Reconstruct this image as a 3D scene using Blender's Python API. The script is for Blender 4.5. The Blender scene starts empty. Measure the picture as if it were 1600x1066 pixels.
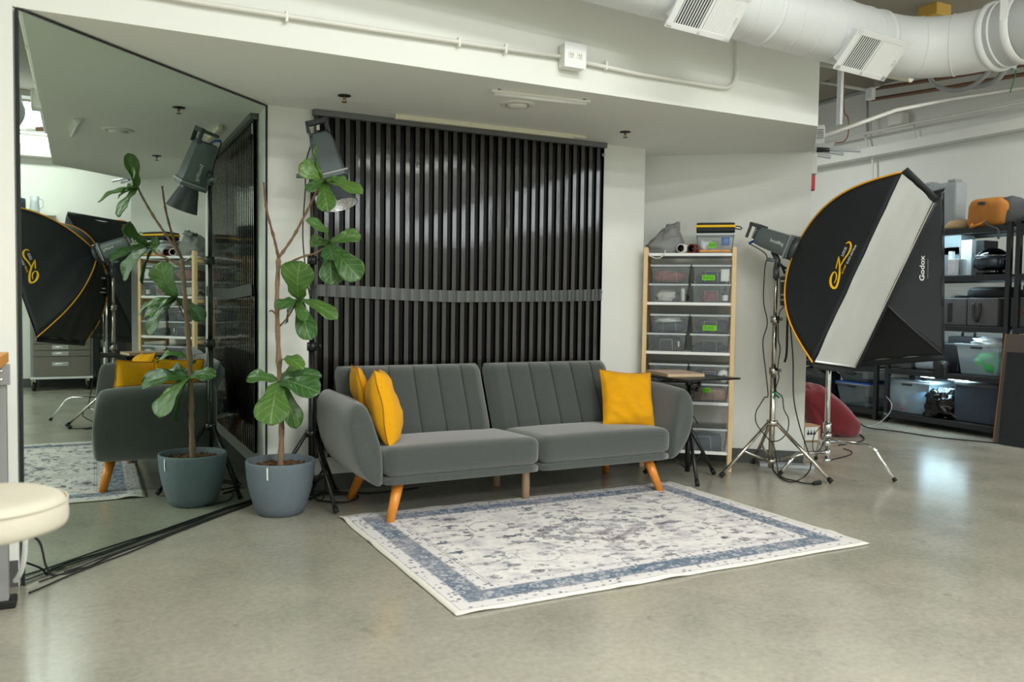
import bpy, math, random
import numpy as np
from mathutils import Vector, Matrix, noise
random.seed(7)
rnd = random.random
PI = math.pi
sc = bpy.context.scene
col = sc.collection

# ------------------------------------------------------------------ camera
CAM = np.array([[0.8950496, -0.4457502, 0.01389149],
                [-0.00719249, -0.04557336, -0.9989351],
                [0.4459086, 0.89399655, -0.04399647]])     # right, down, forward
FPX, HC = 1301.37, 1.10
cd = bpy.data.cameras.new('camera'); cam = bpy.data.objects.new('camera', cd); col.objects.link(cam)
cd.sensor_width = 36.0; cd.lens = FPX / 1600 * 36.0; cd.clip_start = 0.05; cd.clip_end = 60
cam.matrix_world = Matrix(((CAM[0][0], -CAM[1][0], -CAM[2][0], 0),
                           (CAM[0][1], -CAM[1][1], -CAM[2][1], 0),
                           (CAM[0][2], -CAM[1][2], -CAM[2][2], HC), (0, 0, 0, 1)))
cd.dof.use_dof = True; cd.dof.focus_distance = 5.2; cd.dof.aperture_fstop = 3.2
sc.camera = cam
# ------------------------------------------------------------------ exposure, world
vs = sc.view_settings
vs.view_transform = 'Standard'; vs.look = 'None'; vs.gamma = 1.0; vs.use_curve_mapping = False
vs.exposure = 0.27
w = bpy.data.worlds.new('world'); sc.world = w; w.use_nodes = True
w.node_tree.nodes['Background'].inputs[0].default_value = (0.85, 0.93, 1.0, 1)
w.node_tree.nodes['Background'].inputs[1].default_value = 0.5

def area(name, loc, sx, sy, power, rot=(0, 0, 0), color=(0.985, 1.0, 0.95)):
    l = bpy.data.lights.new(name, 'AREA'); l.shape = 'RECTANGLE'; l.size = sx; l.size_y = sy
    l.energy = power; l.color = color
    o = bpy.data.objects.new(name, l); o.location = loc; o.rotation_euler = rot; col.objects.link(o); return o
LAMPS = [(x, y) for y in (1.45, -0.5, -3.0) for x in (-0.6, 1.8, 4.6)]
for lx, ly in LAMPS:
    area('ceiling_lamp_light', (lx, ly, 3.24), 1.5, 0.4, (40 if ly > 1 else 84 if ly > -2 else 130) * (.16 if lx > 4 else .36 if lx < 0 else 1.2))
area('far_lamp_light', (5.9, 7.0, 3.3), 1.2, 0.3, 36)  # unseen lamp, added to brighten the far wall
area('far_lamp_light', (6.9, 3.1, 3.24), 0.3, 1.4, 40)

# ------------------------------------------------------------------ geometry helpers
def ray(px, py):
    return Vector(tuple(CAM.T @ np.array([(px - 800) / FPX, (py - 533) / FPX, 1.0])))
O = Vector((0, 0, HC))
def on(px, py, n, d):
    r = ray(px, py); n = Vector(n); return O + r * ((d - n.dot(O)) / n.dot(r))
def G(px, py, z=0.0): return on(px, py, (0, 0, 1), z)
def AY(px, py, y): return on(px, py, (0, 1, 0), y)
def AX(px, py, x): return on(px, py, (1, 0, 0), x)
NR = Vector((0.64519, 0.76402, 0)); ER = Vector((0.76402, -0.64519, 0))
def AR(px, py, d): return on(px, py, NR, d)
V = Vector

class MB:
    def __init__(s): s.v = []; s.f = []; s.sm = []; s.mi = []; s.uv = {}; s.m = 0
    def add(s, vs, fs, smooth=False):
        b = len(s.v); s.v += [V(x) for x in vs]
        for f in fs: s.f.append(tuple(b + i for i in f)); s.sm.append(smooth); s.mi.append(s.m)
        return b
    def obox(s, c, ax, ay, az):
        c, ax, ay, az = V(c), V(ax), V(ay), V(az)
        vs = [c + ax * i + ay * j + az * k for k in (-1, 1) for j in (-1, 1) for i in (-1, 1)]
        s.add(vs, [(0, 2, 3, 1), (4, 5, 7, 6), (0, 1, 5, 4), (1, 3, 7, 5), (3, 2, 6, 7), (2, 0, 4, 6)]); return s
    def box(s, x0, x1, y0, y1, z0, z1):
        return s.obox(((x0 + x1) / 2, (y0 + y1) / 2, (z0 + z1) / 2), ((x1 - x0) / 2, 0, 0), (0, (y1 - y0) / 2, 0), (0, 0, (z1 - z0) / 2))
    def prism(s, pts, z0, z1):
        n = len(pts)
        vs = [(p[0], p[1], z0) for p in pts] + [(p[0], p[1], z1) for p in pts]
        s.add(vs, [tuple(range(n))[::-1], tuple(range(n, 2 * n))] + [(i, (i + 1) % n, n + (i + 1) % n, n + i) for i in range(n)]); return s
    def tube(s, pts, r, n=8, cap=True, smooth=True):
        pts = [V(p) for p in pts]; rs = r if isinstance(r, (list, tuple)) else [r] * len(pts)
        t0 = (pts[1] - pts[0]).normalized(); a = t0.orthogonal().normalized(); rings = []; vs = []
        for i, p in enumerate(pts):
            if i == 0: t = t0
            elif i == len(pts) - 1: t = (pts[i] - pts[i - 1]).normalized()
            else: t = ((pts[i + 1] - pts[i]).normalized() + (pts[i] - pts[i - 1]).normalized()).normalized()
            a = (a - t * a.dot(t))
            a = a.normalized() if a.length > 1e-6 else t.orthogonal().normalized()
            b = t.cross(a)
            vs += [p + (a * math.cos(2 * PI * k / n) + b * math.sin(2 * PI * k / n)) * rs[i] for k in range(n)]
        fs = [(i * n + k, i * n + (k + 1) % n, (i + 1) * n + (k + 1) % n, (i + 1) * n + k) for i in range(len(pts) - 1) for k in range(n)]
        s.add(vs, fs, smooth)
        if cap:
            b = len(s.v) - len(vs); m = len(pts) - 1
            s.f.append(tuple(b + k for k in range(n))[::-1]); s.sm.append(False); s.mi.append(s.m)
            s.f.append(tuple(b + m * n + k for k in range(n))); s.sm.append(False); s.mi.append(s.m)
        return s
    def bar(s, a, b, r, n=10): return s.tube([a, b], r, n)
    def cone(s, a, b, r0, r1, n=12): return s.tube([a, b], [r0, r1], n)
    def lathe(s, prof, o=(0, 0, 0), ax=(0, 0, 1), n=32, smooth=True):
        o = V(o); ax = V(ax).normalized(); a = ax.orthogonal().normalized(); b = ax.cross(a); vs = []
        for r, z in prof: vs += [o + ax * z + (a * math.cos(2 * PI * k / n) + b * math.sin(2 * PI * k / n)) * max(r, 1e-4) for k in range(n)]
        fs = [(i * n + k, i * n + (k + 1) % n, (i + 1) * n + (k + 1) % n, (i + 1) * n + k) for i in range(len(prof) - 1) for k in range(n)]
        s.add(vs, fs, smooth); return s
    def grid(s, rows, smooth=True, cu=False, uv=False):
        nr, nc = len(rows), len(rows[0]); vs = [p for r in rows for p in r]
        b = s.add(vs, [(i * nc + j, i * nc + (j + 1) % nc, (i + 1) * nc + (j + 1) % nc, (i + 1) * nc + j)
                   for i in range(nr - 1) for j in range(nc if cu else nc - 1)], smooth)
        if uv:
            for i in range(nr):
                for j in range(nc): s.uv[b + i * nc + j] = (j / (nc - 1), i / (nr - 1))
        return s
    def blob(s, c, r, seed=0, amp=.25, fr=1.6, p=1.0, nu=20, nv=14, flat=None):
        c = V(c); rows = []
        for i in range(nv + 1):
            th = PI * i / nv; row = []
            for j in range(nu):
                ph = 2 * PI * j / nu
                d = V((math.sin(th) * math.cos(ph), math.sin(th) * math.sin(ph), math.cos(th)))
                q = V([math.copysign(abs(x) ** p, x) for x in d])
                k = 1 + amp * noise.noise(d * fr + V((seed * 3.1, seed * 1.7, seed))) + amp * .5 * noise.noise(d * fr * 2.7 + V((seed, 5, seed)))
                x = V((q.x * r[0], q.y * r[1], q.z * r[2])) * k
                if flat is not None and x.z < -flat: x.z = -flat
                row.append(c + x)
            rows.append(row)
        return s.grid(rows, cu=True)
    def build(s, name, mat, parent=None, bevel=0, sub=0, seg=2, label=None, solid=0, wn=False, **kw):
        me = bpy.data.meshes.new(name)
        vs = s.v
        if parent is not None:
            m = chain(parent).inverted(); vs = [m @ x for x in vs]
        me.from_pydata([tuple(x) for x in vs], [], s.f); me.update()
        for i, p in enumerate(me.polygons): p.use_smooth = s.sm[i]; p.material_index = s.mi[i]
        for mm in (mat if isinstance(mat, (list, tuple)) else [mat]): me.materials.append(mm)
        if s.uv:
            ul = me.uv_layers.new(name='uv')
            for lp in me.loops: ul.data[lp.index].uv = s.uv.get(lp.vertex_index, (0, 0))
        o = bpy.data.objects.new(name, me); col.objects.link(o)
        if parent is not None: o.parent = parent
        if bevel:
            b = o.modifiers.new('bevel', 'BEVEL'); b.width = bevel; b.segments = seg; b.limit_method = 'ANGLE'; b.angle_limit = 0.6
            for p in me.polygons: p.use_smooth = True
            wn_ = o.modifiers.new('wn', 'WEIGHTED_NORMAL'); wn_.keep_sharp = True
        if solid:
            b = o.modifiers.new('solid', 'SOLIDIFY'); b.thickness = solid; b.offset = 0
        if sub:
            b = o.modifiers.new('sub', 'SUBSURF'); b.levels = sub; b.render_levels = sub
        if label: o['label'] = label
        for k, x in kw.items(): o[k] = x
        return o
def chain(o):
    m = Matrix.LocRotScale(o.location, o.rotation_euler, None)
    return chain(o.parent) @ m if o.parent else m
def thing(name, label, cat, loc=(0, 0, 0), rotz=0, group=None):
    o = bpy.data.objects.new(name, None); col.objects.link(o); o.empty_display_size = .1
    o.location = loc; o.rotation_euler = (0, 0, rotz); o['label'] = label; o['category'] = cat
    if group: o['group'] = group
    return o
def tag(o, label, cat, group=None):
    o['label'] = label; o['category'] = cat
    if group: o['group'] = group
    return o
def struct(o, label=None):
    o['kind'] = 'structure'
    if label: o['label'] = label
    return o
def copy_tree(o, parent=None):
    c = o.copy(); col.objects.link(c); c.parent = parent
    for ch in list(o.children): copy_tree(ch, c)
    return c
def arc(a, c, b, n=8):
    a, c, b = V(a), V(c), V(b)
    return [a * (1 - t) ** 2 + c * 2 * t * (1 - t) + b * t * t for t in [i / n for i in range(n + 1)]]
def smooth(pts, k=6):
    P = [V(p) for p in pts]; P = [P[0]] + P + [P[-1]]; out = []
    for i in range(1, len(P) - 2):
        p0, p1, p2, p3 = P[i - 1:i + 3]
        for j in range(k):
            t = j / k
            out.append(.5 * ((2 * p1) + (p2 - p0) * t + (2 * p0 - 5 * p1 + 4 * p2 - p3) * t * t + (3 * p1 - p0 - 3 * p2 + p3) * t ** 3))
    out.append(P[-2]); return out

# ------------------------------------------------------------------ materials
def srgb(*c):
    return tuple((x / 255 / 12.92 if x / 255 <= .04045 else ((x / 255 + .055) / 1.055) ** 2.4) for x in c) + (1,)
class NT:
    def __init__(s, name):
        s.mt = bpy.data.materials.new(name); s.mt.use_nodes = True; s.t = s.mt.node_tree
        s.b = s.t.nodes['Principled BSDF']; s.out = s.t.nodes['Material Output']
    def n(s, ty, **k):
        x = s.t.nodes.new(ty)
        for a, b in k.items():
            if a in x.bl_rna.properties and not isinstance(a, int): setattr(x, a, b)
        return x
    def l(s, a, b): s.t.links.new(a, b)
    def co(s, kind='Object', scale=(1, 1, 1), rot=(0, 0, 0)):
        tc = s.n('ShaderNodeTexCoord'); mp = s.n('ShaderNodeMapping'); mp.inputs['Scale'].default_value = scale; mp.inputs['Rotation'].default_value = rot
        s.l(tc.outputs[kind], mp.inputs[0]); return mp.outputs[0]
    def noise(s, vec, scale, detail=4, rough=.55, dist=0):
        x = s.n('ShaderNodeTexNoise'); x.inputs['Scale'].default_value = scale; x.inputs['Detail'].default_value = detail
        x.inputs['Roughness'].default_value = rough; x.inputs['Distortion'].default_value = dist
        if vec: s.l(vec, x.inputs['Vector'])
        return x.outputs['Fac']
    def ramp(s, fac, stops, interp='LINEAR'):
        x = s.n('ShaderNodeValToRGB'); x.color_ramp.interpolation = interp; e = x.color_ramp.elements
        e[0].position, e[0].color = stops[0][0], stops[0][1]; e[1].position, e[1].color = stops[-1][0], stops[-1][1]
        for p, c in stops[1:-1]: k = e.new(p); k.color = c
        s.l(fac, x.inputs[0]); return x.outputs[0]
    def mix(s, f, a, b, mode='MIX'):
        x = s.n('ShaderNodeMix'); x.data_type = 'RGBA'; x.blend_type = mode
        for v_, i in ((f, 0), (a, 6), (b, 7)):
            if isinstance(v_, (int, float)): x.inputs[i].default_value = v_
            elif isinstance(v_, tuple): x.inputs[i].default_value = v_
            else: s.l(v_, x.inputs[i])
        return x.outputs[2]
    def math(s, op, a, b=None, c=None, clamp=False):
        x = s.n('ShaderNodeMath'); x.operation = op; x.use_clamp = clamp
        for i, v_ in enumerate((a, b, c)):
            if v_ is None: continue
            if isinstance(v_, (int, float)): x.inputs[i].default_value = v_
            else: s.l(v_, x.inputs[i])
        return x.outputs[0]
    def bump(s, h, st=.3, dist=.01):
        x = s.n('ShaderNodeBump'); x.inputs['Strength'].default_value = st; x.inputs['Distance'].default_value = dist
        s.l(h, x.inputs['Height']); s.l(x.outputs[0], s.b.inputs['Normal']); return x
def g1(v): return (v, v, v, 1)
def mk(name, c, rough=.5, metal=0, nscale=0, namt=.08, bump=0, bscale=None, spec=.5, coat=0, sheen=0, emis=0):
    t = NT(name); b = t.b; c = srgb(*c)
    b.inputs['Roughness'].default_value = rough; b.inputs['Metallic'].default_value = metal
    b.inputs['Specular IOR Level'].default_value = spec; b.inputs['Coat Weight'].default_value = coat; b.inputs['Sheen Weight'].default_value = sheen
    vec = t.co()
    nf = t.noise(vec, nscale or 14, 4)
    a = tuple(x * (1 - namt) for x in c[:3]) + (1,); d = tuple(min(1, x * (1 + namt)) for x in c[:3]) + (1,)
    cc = t.mix(nf, a, d); t.l(cc, b.inputs['Base Color'])
    if bump: t.bump(t.noise(vec, bscale or 60, 3), bump, .005)
    if emis:
        t.l(cc, b.inputs['Emission Color']); b.inputs['Emission Strength'].default_value = emis
    return t.mt
M = {}
M['wall'] = mk('wall_paint', (230, 232, 226), .75, nscale=2.5, namt=.02, bump=.05, bscale=120)
M['ceil'] = mk('ceiling_concrete', (150, 144, 130), .85, nscale=1.5, namt=.12, bump=.15, bscale=20)
M['white'] = mk('white_enamel', (226, 225, 218), .4, namt=.03)
M['whitebright'] = mk('white_satin', (236, 238, 238), .45, namt=.02)
M['duct'] = mk('painted_duct', (222, 225, 226), .42, nscale=3, namt=.03)
M['black'] = mk('black_plastic', (24, 25, 27), .4, namt=.1)
M['blackmetal'] = mk('black_metal', (22, 23, 24), .35, namt=.1)
M['rubber'] = mk('black_rubber', (15, 15, 15), .65)
M['darkgrey'] = mk('dark_grey_plastic', (62, 66, 70), .4, namt=.06)
M['track'] = mk('grey_track', (104, 108, 108), .5)
M['lampgrey'] = mk('lamp_housing', (88, 98, 100), .35, namt=.05)
M['chrome'] = mk('chrome', (225, 226, 228), .14, 1, namt=.02)
M['steel'] = mk('nickel_steel', (200, 195, 186), .24, 1, namt=.04)
M['greysteel'] = mk('grey_steel', (150, 152, 152), .5, .3, namt=.04)
M['silver'] = mk('silver_faceted', (225, 227, 230), .2, 1, nscale=90, namt=.25, bump=1.0, bscale=95)
M['baseb'] = mk('baseboard_vinyl', (78, 82, 80), .5, namt=.05)
M['potmat'] = mk('pot_composite', (98, 110, 118), .72, nscale=45, namt=.14, bump=.15, bscale=160)
M['soil'] = mk('bark_soil', (92, 66, 44), .95, nscale=55, namt=.75, bump=1, bscale=70)
M['bark'] = mk('trunk_bark', (134, 108, 86), .85, nscale=40, namt=.3, bump=.7, bscale=60)
M['twig'] = mk('twig_bark', (116, 84, 66), .85, nscale=50, namt=.3, bump=.5, bscale=90)
M['bag'] = mk('grey_nylon', (132, 134, 132), .6, nscale=6, namt=.1)
M['yellow'] = mk('yellow_zip', (240, 190, 20), .5, namt=.03)
M['green'] = mk('green_tape', (110, 200, 30), .6, namt=.04)
M['ink'] = mk('marker_ink', (22, 40, 16), .6)
M['whitetext'] = mk('white_print', (225, 228, 225), .6, namt=.01)
M['yelltext'] = mk('yellow_print', (250, 196, 10), .55, namt=.01)
M['orangepipe'] = mk('orange_piping', (235, 165, 30), .6, namt=.05)
M['cloth_black'] = mk('black_nylon', (31, 34, 38), .62, nscale=5, namt=.18, bump=.25, bscale=14, spec=.35)
M['diff'] = mk('diffuser_cloth', (196, 198, 194), .75, nscale=4, namt=.03, bump=.35, bscale=7)
M['red'] = mk('maroon_velvet', (128, 34, 44), .85, nscale=9, namt=.25, sheen=.4, bump=.3, bscale=40)
M['card'] = mk('cardboard', (176, 142, 104), .85, namt=.06)
M['copper'] = mk('copper_pipe', (134, 98, 78), .5, .4, namt=.15)
M['brass'] = mk('brass_sprinkler', (140, 104, 66), .35, .9)
M['cream'] = mk('cream_linen', (196, 189, 172), .85, nscale=10, namt=.04, bump=.12, bscale=180)
M['woodtop'] = mk('oiled_wood', (222, 150, 66), .5, nscale=5, namt=.12)
M['redplastic'] = mk('red_plastic', (190, 22, 26), .4)
M['greencord'] = mk('green_velcro', (20, 116, 78), .8)
M['orangebag'] = mk('orange_canvas', (182, 118, 50), .85, nscale=12, namt=.12, bump=.3, bscale=50)
M['greybag'] = mk('charcoal_canvas', (66, 68, 70), .8, nscale=14, namt=.15, bump=.3, bscale=60)
M['felt'] = mk('grey_felt', (88, 88, 90), .9, nscale=60, namt=.12)
M['case'] = mk('grey_case', (152, 160, 166), .5, namt=.05)
M['sand'] = mk('sand_cloth', (206, 178, 138), .85, nscale=10, namt=.1)
M['gloss'] = mk('gloss_black', (10, 11, 13), .08, coat=.8)
M['plasticbag'] = mk('black_plastic_film', (9, 10, 11), .22, nscale=6, bump=.5, bscale=8, spec=.35)
M['greencloth'] = mk('green_cloth', (66, 170, 92), .8, nscale=8, namt=.2, bump=.4, bscale=18)
M['whitefilm'] = mk('white_film', (232, 236, 240), .4, nscale=6, bump=.6, bscale=20)
M['bluelid'] = mk('blue_lid', (24, 84, 170), .4)
M['denim'] = mk('dark_denim', (48, 58, 72), .85, nscale=14, namt=.3, bump=.5, bscale=30)
M['blackfab'] = mk('black_fabric', (32, 34, 38), .85, nscale=14, namt=.3, bump=.5, bscale=30)
M['pinkfab'] = mk('dusty_red_fabric', (140, 84, 84), .85, nscale=14, namt=.25, bump=.5, bscale=30)
M['whitefab'] = mk('pale_fabric', (214, 214, 206), .8, nscale=10, namt=.06, bump=.3, bscale=30)
M['wicker'] = mk('brown_netting', (158, 122, 100), .85, nscale=50, namt=.4, bump=.8, bscale=90)
M['blueplast'] = mk('blue_plastic', (40, 120, 200), .4)
M['paleblue'] = mk('pale_blue_wrap', (120, 164, 196), .4)
M['maroon'] = mk('maroon_label', (110, 20, 24), .45)
M['paper'] = mk('magazine_paper', (196, 168, 150), .6, nscale=9, namt=.3)
M['paperedge'] = mk('paper_edge', (206, 180, 148), .7, nscale=60, namt=.1)
M['seam'] = mk('dark_seam', (40, 44, 46), .7)
M['corkboard'] = mk('dark_board', (88, 78, 72), .8, nscale=10, namt=.08)
M['boardedge'] = mk('board_edge', (160, 108, 60), .7)
M['yellowbox'] = mk('yellow_box', (206, 166, 74), .6, namt=.08)
M['ledbar'] = mk('led_strip', (200, 238, 255), .5, emis=60)
M['ledhot'] = mk('led_work_lamp', (200, 238, 255), .5, emis=26)
M['tubeoff'] = mk('unlit_tube', (226, 228, 224), .3)
M['creamplastic'] = mk('cream_trim', (222, 220, 198), .5)
M['backlit'] = mk('pale_board', (190, 214, 218), .6, namt=.02)
M['coffee'] = mk('tinted_canister', (50, 62, 72), .2)

def panes():
    t = NT('bright_window_pane'); e = t.n('ShaderNodeEmission'); e.inputs[0].default_value = (.93, .98, 1, 1); e.inputs[1].default_value = 5.0
    t.l(e.outputs[0], t.out.inputs[0]); return t.mt
M['pane'] = panes()
def lampm():
    t = NT('lamp_diffuser'); e = t.n('ShaderNodeEmission'); e.inputs[0].default_value = (1, .97, .9, 1); e.inputs[1].default_value = 5
    t.l(e.outputs[0], t.out.inputs[0]); return t.mt
M['lamp'] = lampm()
def plastic(name, c, a, rough=.18):
    t = NT(name); gl = t.n('ShaderNodeBsdfGlossy'); gl.inputs['Roughness'].default_value = rough
    df = t.n('ShaderNodeBsdfDiffuse'); df.inputs[0].default_value = srgb(*c)
    tr = t.n('ShaderNodeBsdfTransparent'); tr.inputs[0].default_value = (.97, .98, .985, 1)
    m1 = t.n('ShaderNodeMixShader'); m2 = t.n('ShaderNodeMixShader'); fr = t.n('ShaderNodeFresnel'); fr.inputs[0].default_value = 1.4
    m1.inputs[0].default_value = a; t.l(tr.outputs[0], m1.inputs[1]); t.l(df.outputs[0], m1.inputs[2])
    t.l(fr.outputs[0], m2.inputs[0]); t.l(m1.outputs[0], m2.inputs[1]); t.l(gl.outputs[0], m2.inputs[2]); t.l(m2.outputs[0], t.out.inputs[0])
    return t.mt
M['clear'] = plastic('clear_plastic', (222, 232, 238), .13)
M['clearrim'] = plastic('clear_plastic_rim', (222, 230, 236), .6)
M['smoky'] = plastic('smoky_plastic', (150, 165, 175), .3)
M['milky'] = plastic('milky_plastic', (190, 215, 230), .4)

def mirror_mat():
    t = NT('mirror_glass'); t.b.inputs['Metallic'].default_value = 1; t.b.inputs['Roughness'].default_value = .003
    t.b.inputs['Base Color'].default_value = (.66, .75, .69, 1); return t.mt
M['mirror'] = mirror_mat()
def concrete():
    t = NT('polished_concrete'); v = t.co()
    big = t.noise(v, .5, 4, .5, .2); mid = t.noise(v, 2.2, 6, .6, .25); fine = t.noise(v, 40, 5, .7)
    c = t.ramp(big, [(.3, srgb(146, 144, 131)), (.5, srgb(160, 157, 143)), (.7, srgb(171, 167, 152))])
    c = t.mix(.6, c, t.ramp(mid, [(.25, srgb(126, 127, 116)), (.5, srgb(162, 159, 144)), (.78, srgb(186, 180, 164))]))
    c = t.mix(t.ramp(t.noise(v, 1.6, 4, .6, .3), [(.58, g1(0)), (.74, g1(.3))]), c, srgb(160, 138, 112))
    c = t.mix(.28, c, t.ramp(fine, [(.3, srgb(84, 84, 76)), (.7, srgb(176, 172, 160))]))
    vs_ = t.co(scale=(1, 6, 1), rot=(0, 0, .5))
    c = t.mix(t.ramp(t.noise(vs_, 2.6, 6, .65), [(.60, g1(0)), (.78, g1(.28))]), c, srgb(170, 166, 152))
    c = t.mix(t.ramp(t.noise(v, 7, 6, .75), [(.60, g1(0)), (.7, g1(.45))]), c, srgb(104, 100, 90))
    t.l(c, t.b.inputs['Base Color'])
    r = t.ramp(mid, [(.3, g1(.17)), (.7, g1(.26))]); t.l(r, t.b.inputs['Roughness']); t.b.inputs['Specular IOR Level'].default_value = .7
    t.bump(t.math('ADD', t.math('MULTIPLY', fine, .3), mid), .05, .02); return t.mt
M['floor'] = concrete()
def fabric(name, c1, c2, sc=420, sheen=.5):
    t = NT(name); v = t.co(); a = t.noise(v, sc, 2, .7); b_ = t.noise(v, 3, 3)
    c = t.mix(t.ramp(a, [(.35, g1(0)), (.65, g1(1))]), srgb(*c1), srgb(*c2)); c = t.mix(t.math('MULTIPLY', b_, .25), c, srgb(*c1), 'MIX')
    t.l(c, t.b.inputs['Base Color']); t.b.inputs['Roughness'].default_value = .92; t.b.inputs['Sheen Weight'].default_value = sheen; t.b.inputs['Sheen Roughness'].default_value = .6
    t.b.inputs['Specular IOR Level'].default_value = .2
    t.bump(a, .35, .002); return t.mt
M['sofa'] = fabric('charcoal_upholstery', (47, 52, 50), (78, 83, 80))
M['mustard'] = fabric('mustard_cotton', (214, 148, 6), (234, 172, 14), 300, .08)
def wood(name, c1, c2, sc=3.0, axis=(1, 1, 12), rough=.42):
    t = NT(name); v = t.co(scale=axis); n_ = t.noise(v, sc * 8, 4, .6, .6)
    c = t.mix(n_, srgb(*c1), srgb(*c2)); t.l(c, t.b.inputs['Base Color']); t.b.inputs['Roughness'].default_value = rough; return t.mt
M['legwood'] = wood('varnished_wood', (208, 120, 36), (232, 154, 62), 3, (6, 6, 1), .3)
M['pine'] = wood('pine', (216, 184, 136), (236, 208, 164), 3, (6, 6, 1), .6)
M['beech'] = wood('plain_beech', (168, 138, 110), (188, 158, 130), 3, (6, 6, 1), .6)

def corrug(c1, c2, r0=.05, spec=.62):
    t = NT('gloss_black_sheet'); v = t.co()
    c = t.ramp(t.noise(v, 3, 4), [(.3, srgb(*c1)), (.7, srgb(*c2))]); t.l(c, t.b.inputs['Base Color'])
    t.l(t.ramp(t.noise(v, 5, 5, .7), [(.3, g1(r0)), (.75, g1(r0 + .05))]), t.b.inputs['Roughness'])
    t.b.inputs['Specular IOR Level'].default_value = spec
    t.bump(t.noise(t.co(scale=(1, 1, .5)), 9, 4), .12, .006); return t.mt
M['corrug'] = corrug((58, 56, 54), (70, 67, 65)); M['corrug2'] = corrug((7, 8, 9), (11, 11, 12), .2, .12)  # front ribs coloured paler than the black valleys, standing in for reflections
M['band'] = corrug((66, 70, 68), (82, 86, 84), .3); M['band2'] = corrug((44, 47, 46), (58, 62, 60), .3)
def leafm():
    t = NT('fig_leaf'); tc = t.n('ShaderNodeUVMap'); tc.uv_map = 'uv'; sx = t.n('ShaderNodeSeparateXYZ'); t.l(tc.outputs[0], sx.inputs[0])
    u = t.math('ABSOLUTE', t.math('SUBTRACT', sx.outputs[0], .5)); vv = sx.outputs[1]
    mid = t.ramp(u, [(.012, g1(1)), (.03, g1(0))])
    s_ = t.math('FRACT', t.math('SUBTRACT', t.math('MULTIPLY', vv, 6), t.math('MULTIPLY', u, 3.2)))
    side = t.ramp(t.math('ABSOLUTE', t.math('SUBTRACT', s_, .5)), [(.03, g1(.8)), (.08, g1(0))])
    vein = t.math('MAXIMUM', mid, side)
    ob = t.co(); n_ = t.noise(ob, 18, 4)
    oi = t.n('ShaderNodeObjectInfo')
    base = t.mix(n_, srgb(36, 72, 36), srgb(62, 104, 48)); base = t.mix(t.math('MULTIPLY', oi.outputs['Random'], .5), base, srgb(98, 134, 44))
    c = t.mix(t.math('MULTIPLY', vein, .34), base, srgb(148, 172, 108)); t.l(c, t.b.inputs['Base Color'])
    t.b.inputs['Roughness'].default_value = .33
    h = t.math('SUBTRACT', t.math('MULTIPLY', n_, .4), t.math('MULTIPLY', vein, .8)); t.bump(h, .35, .004)
    return t.mt
M['leaf'] = leafm()
HW, HH = 1.052, 0.748
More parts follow.
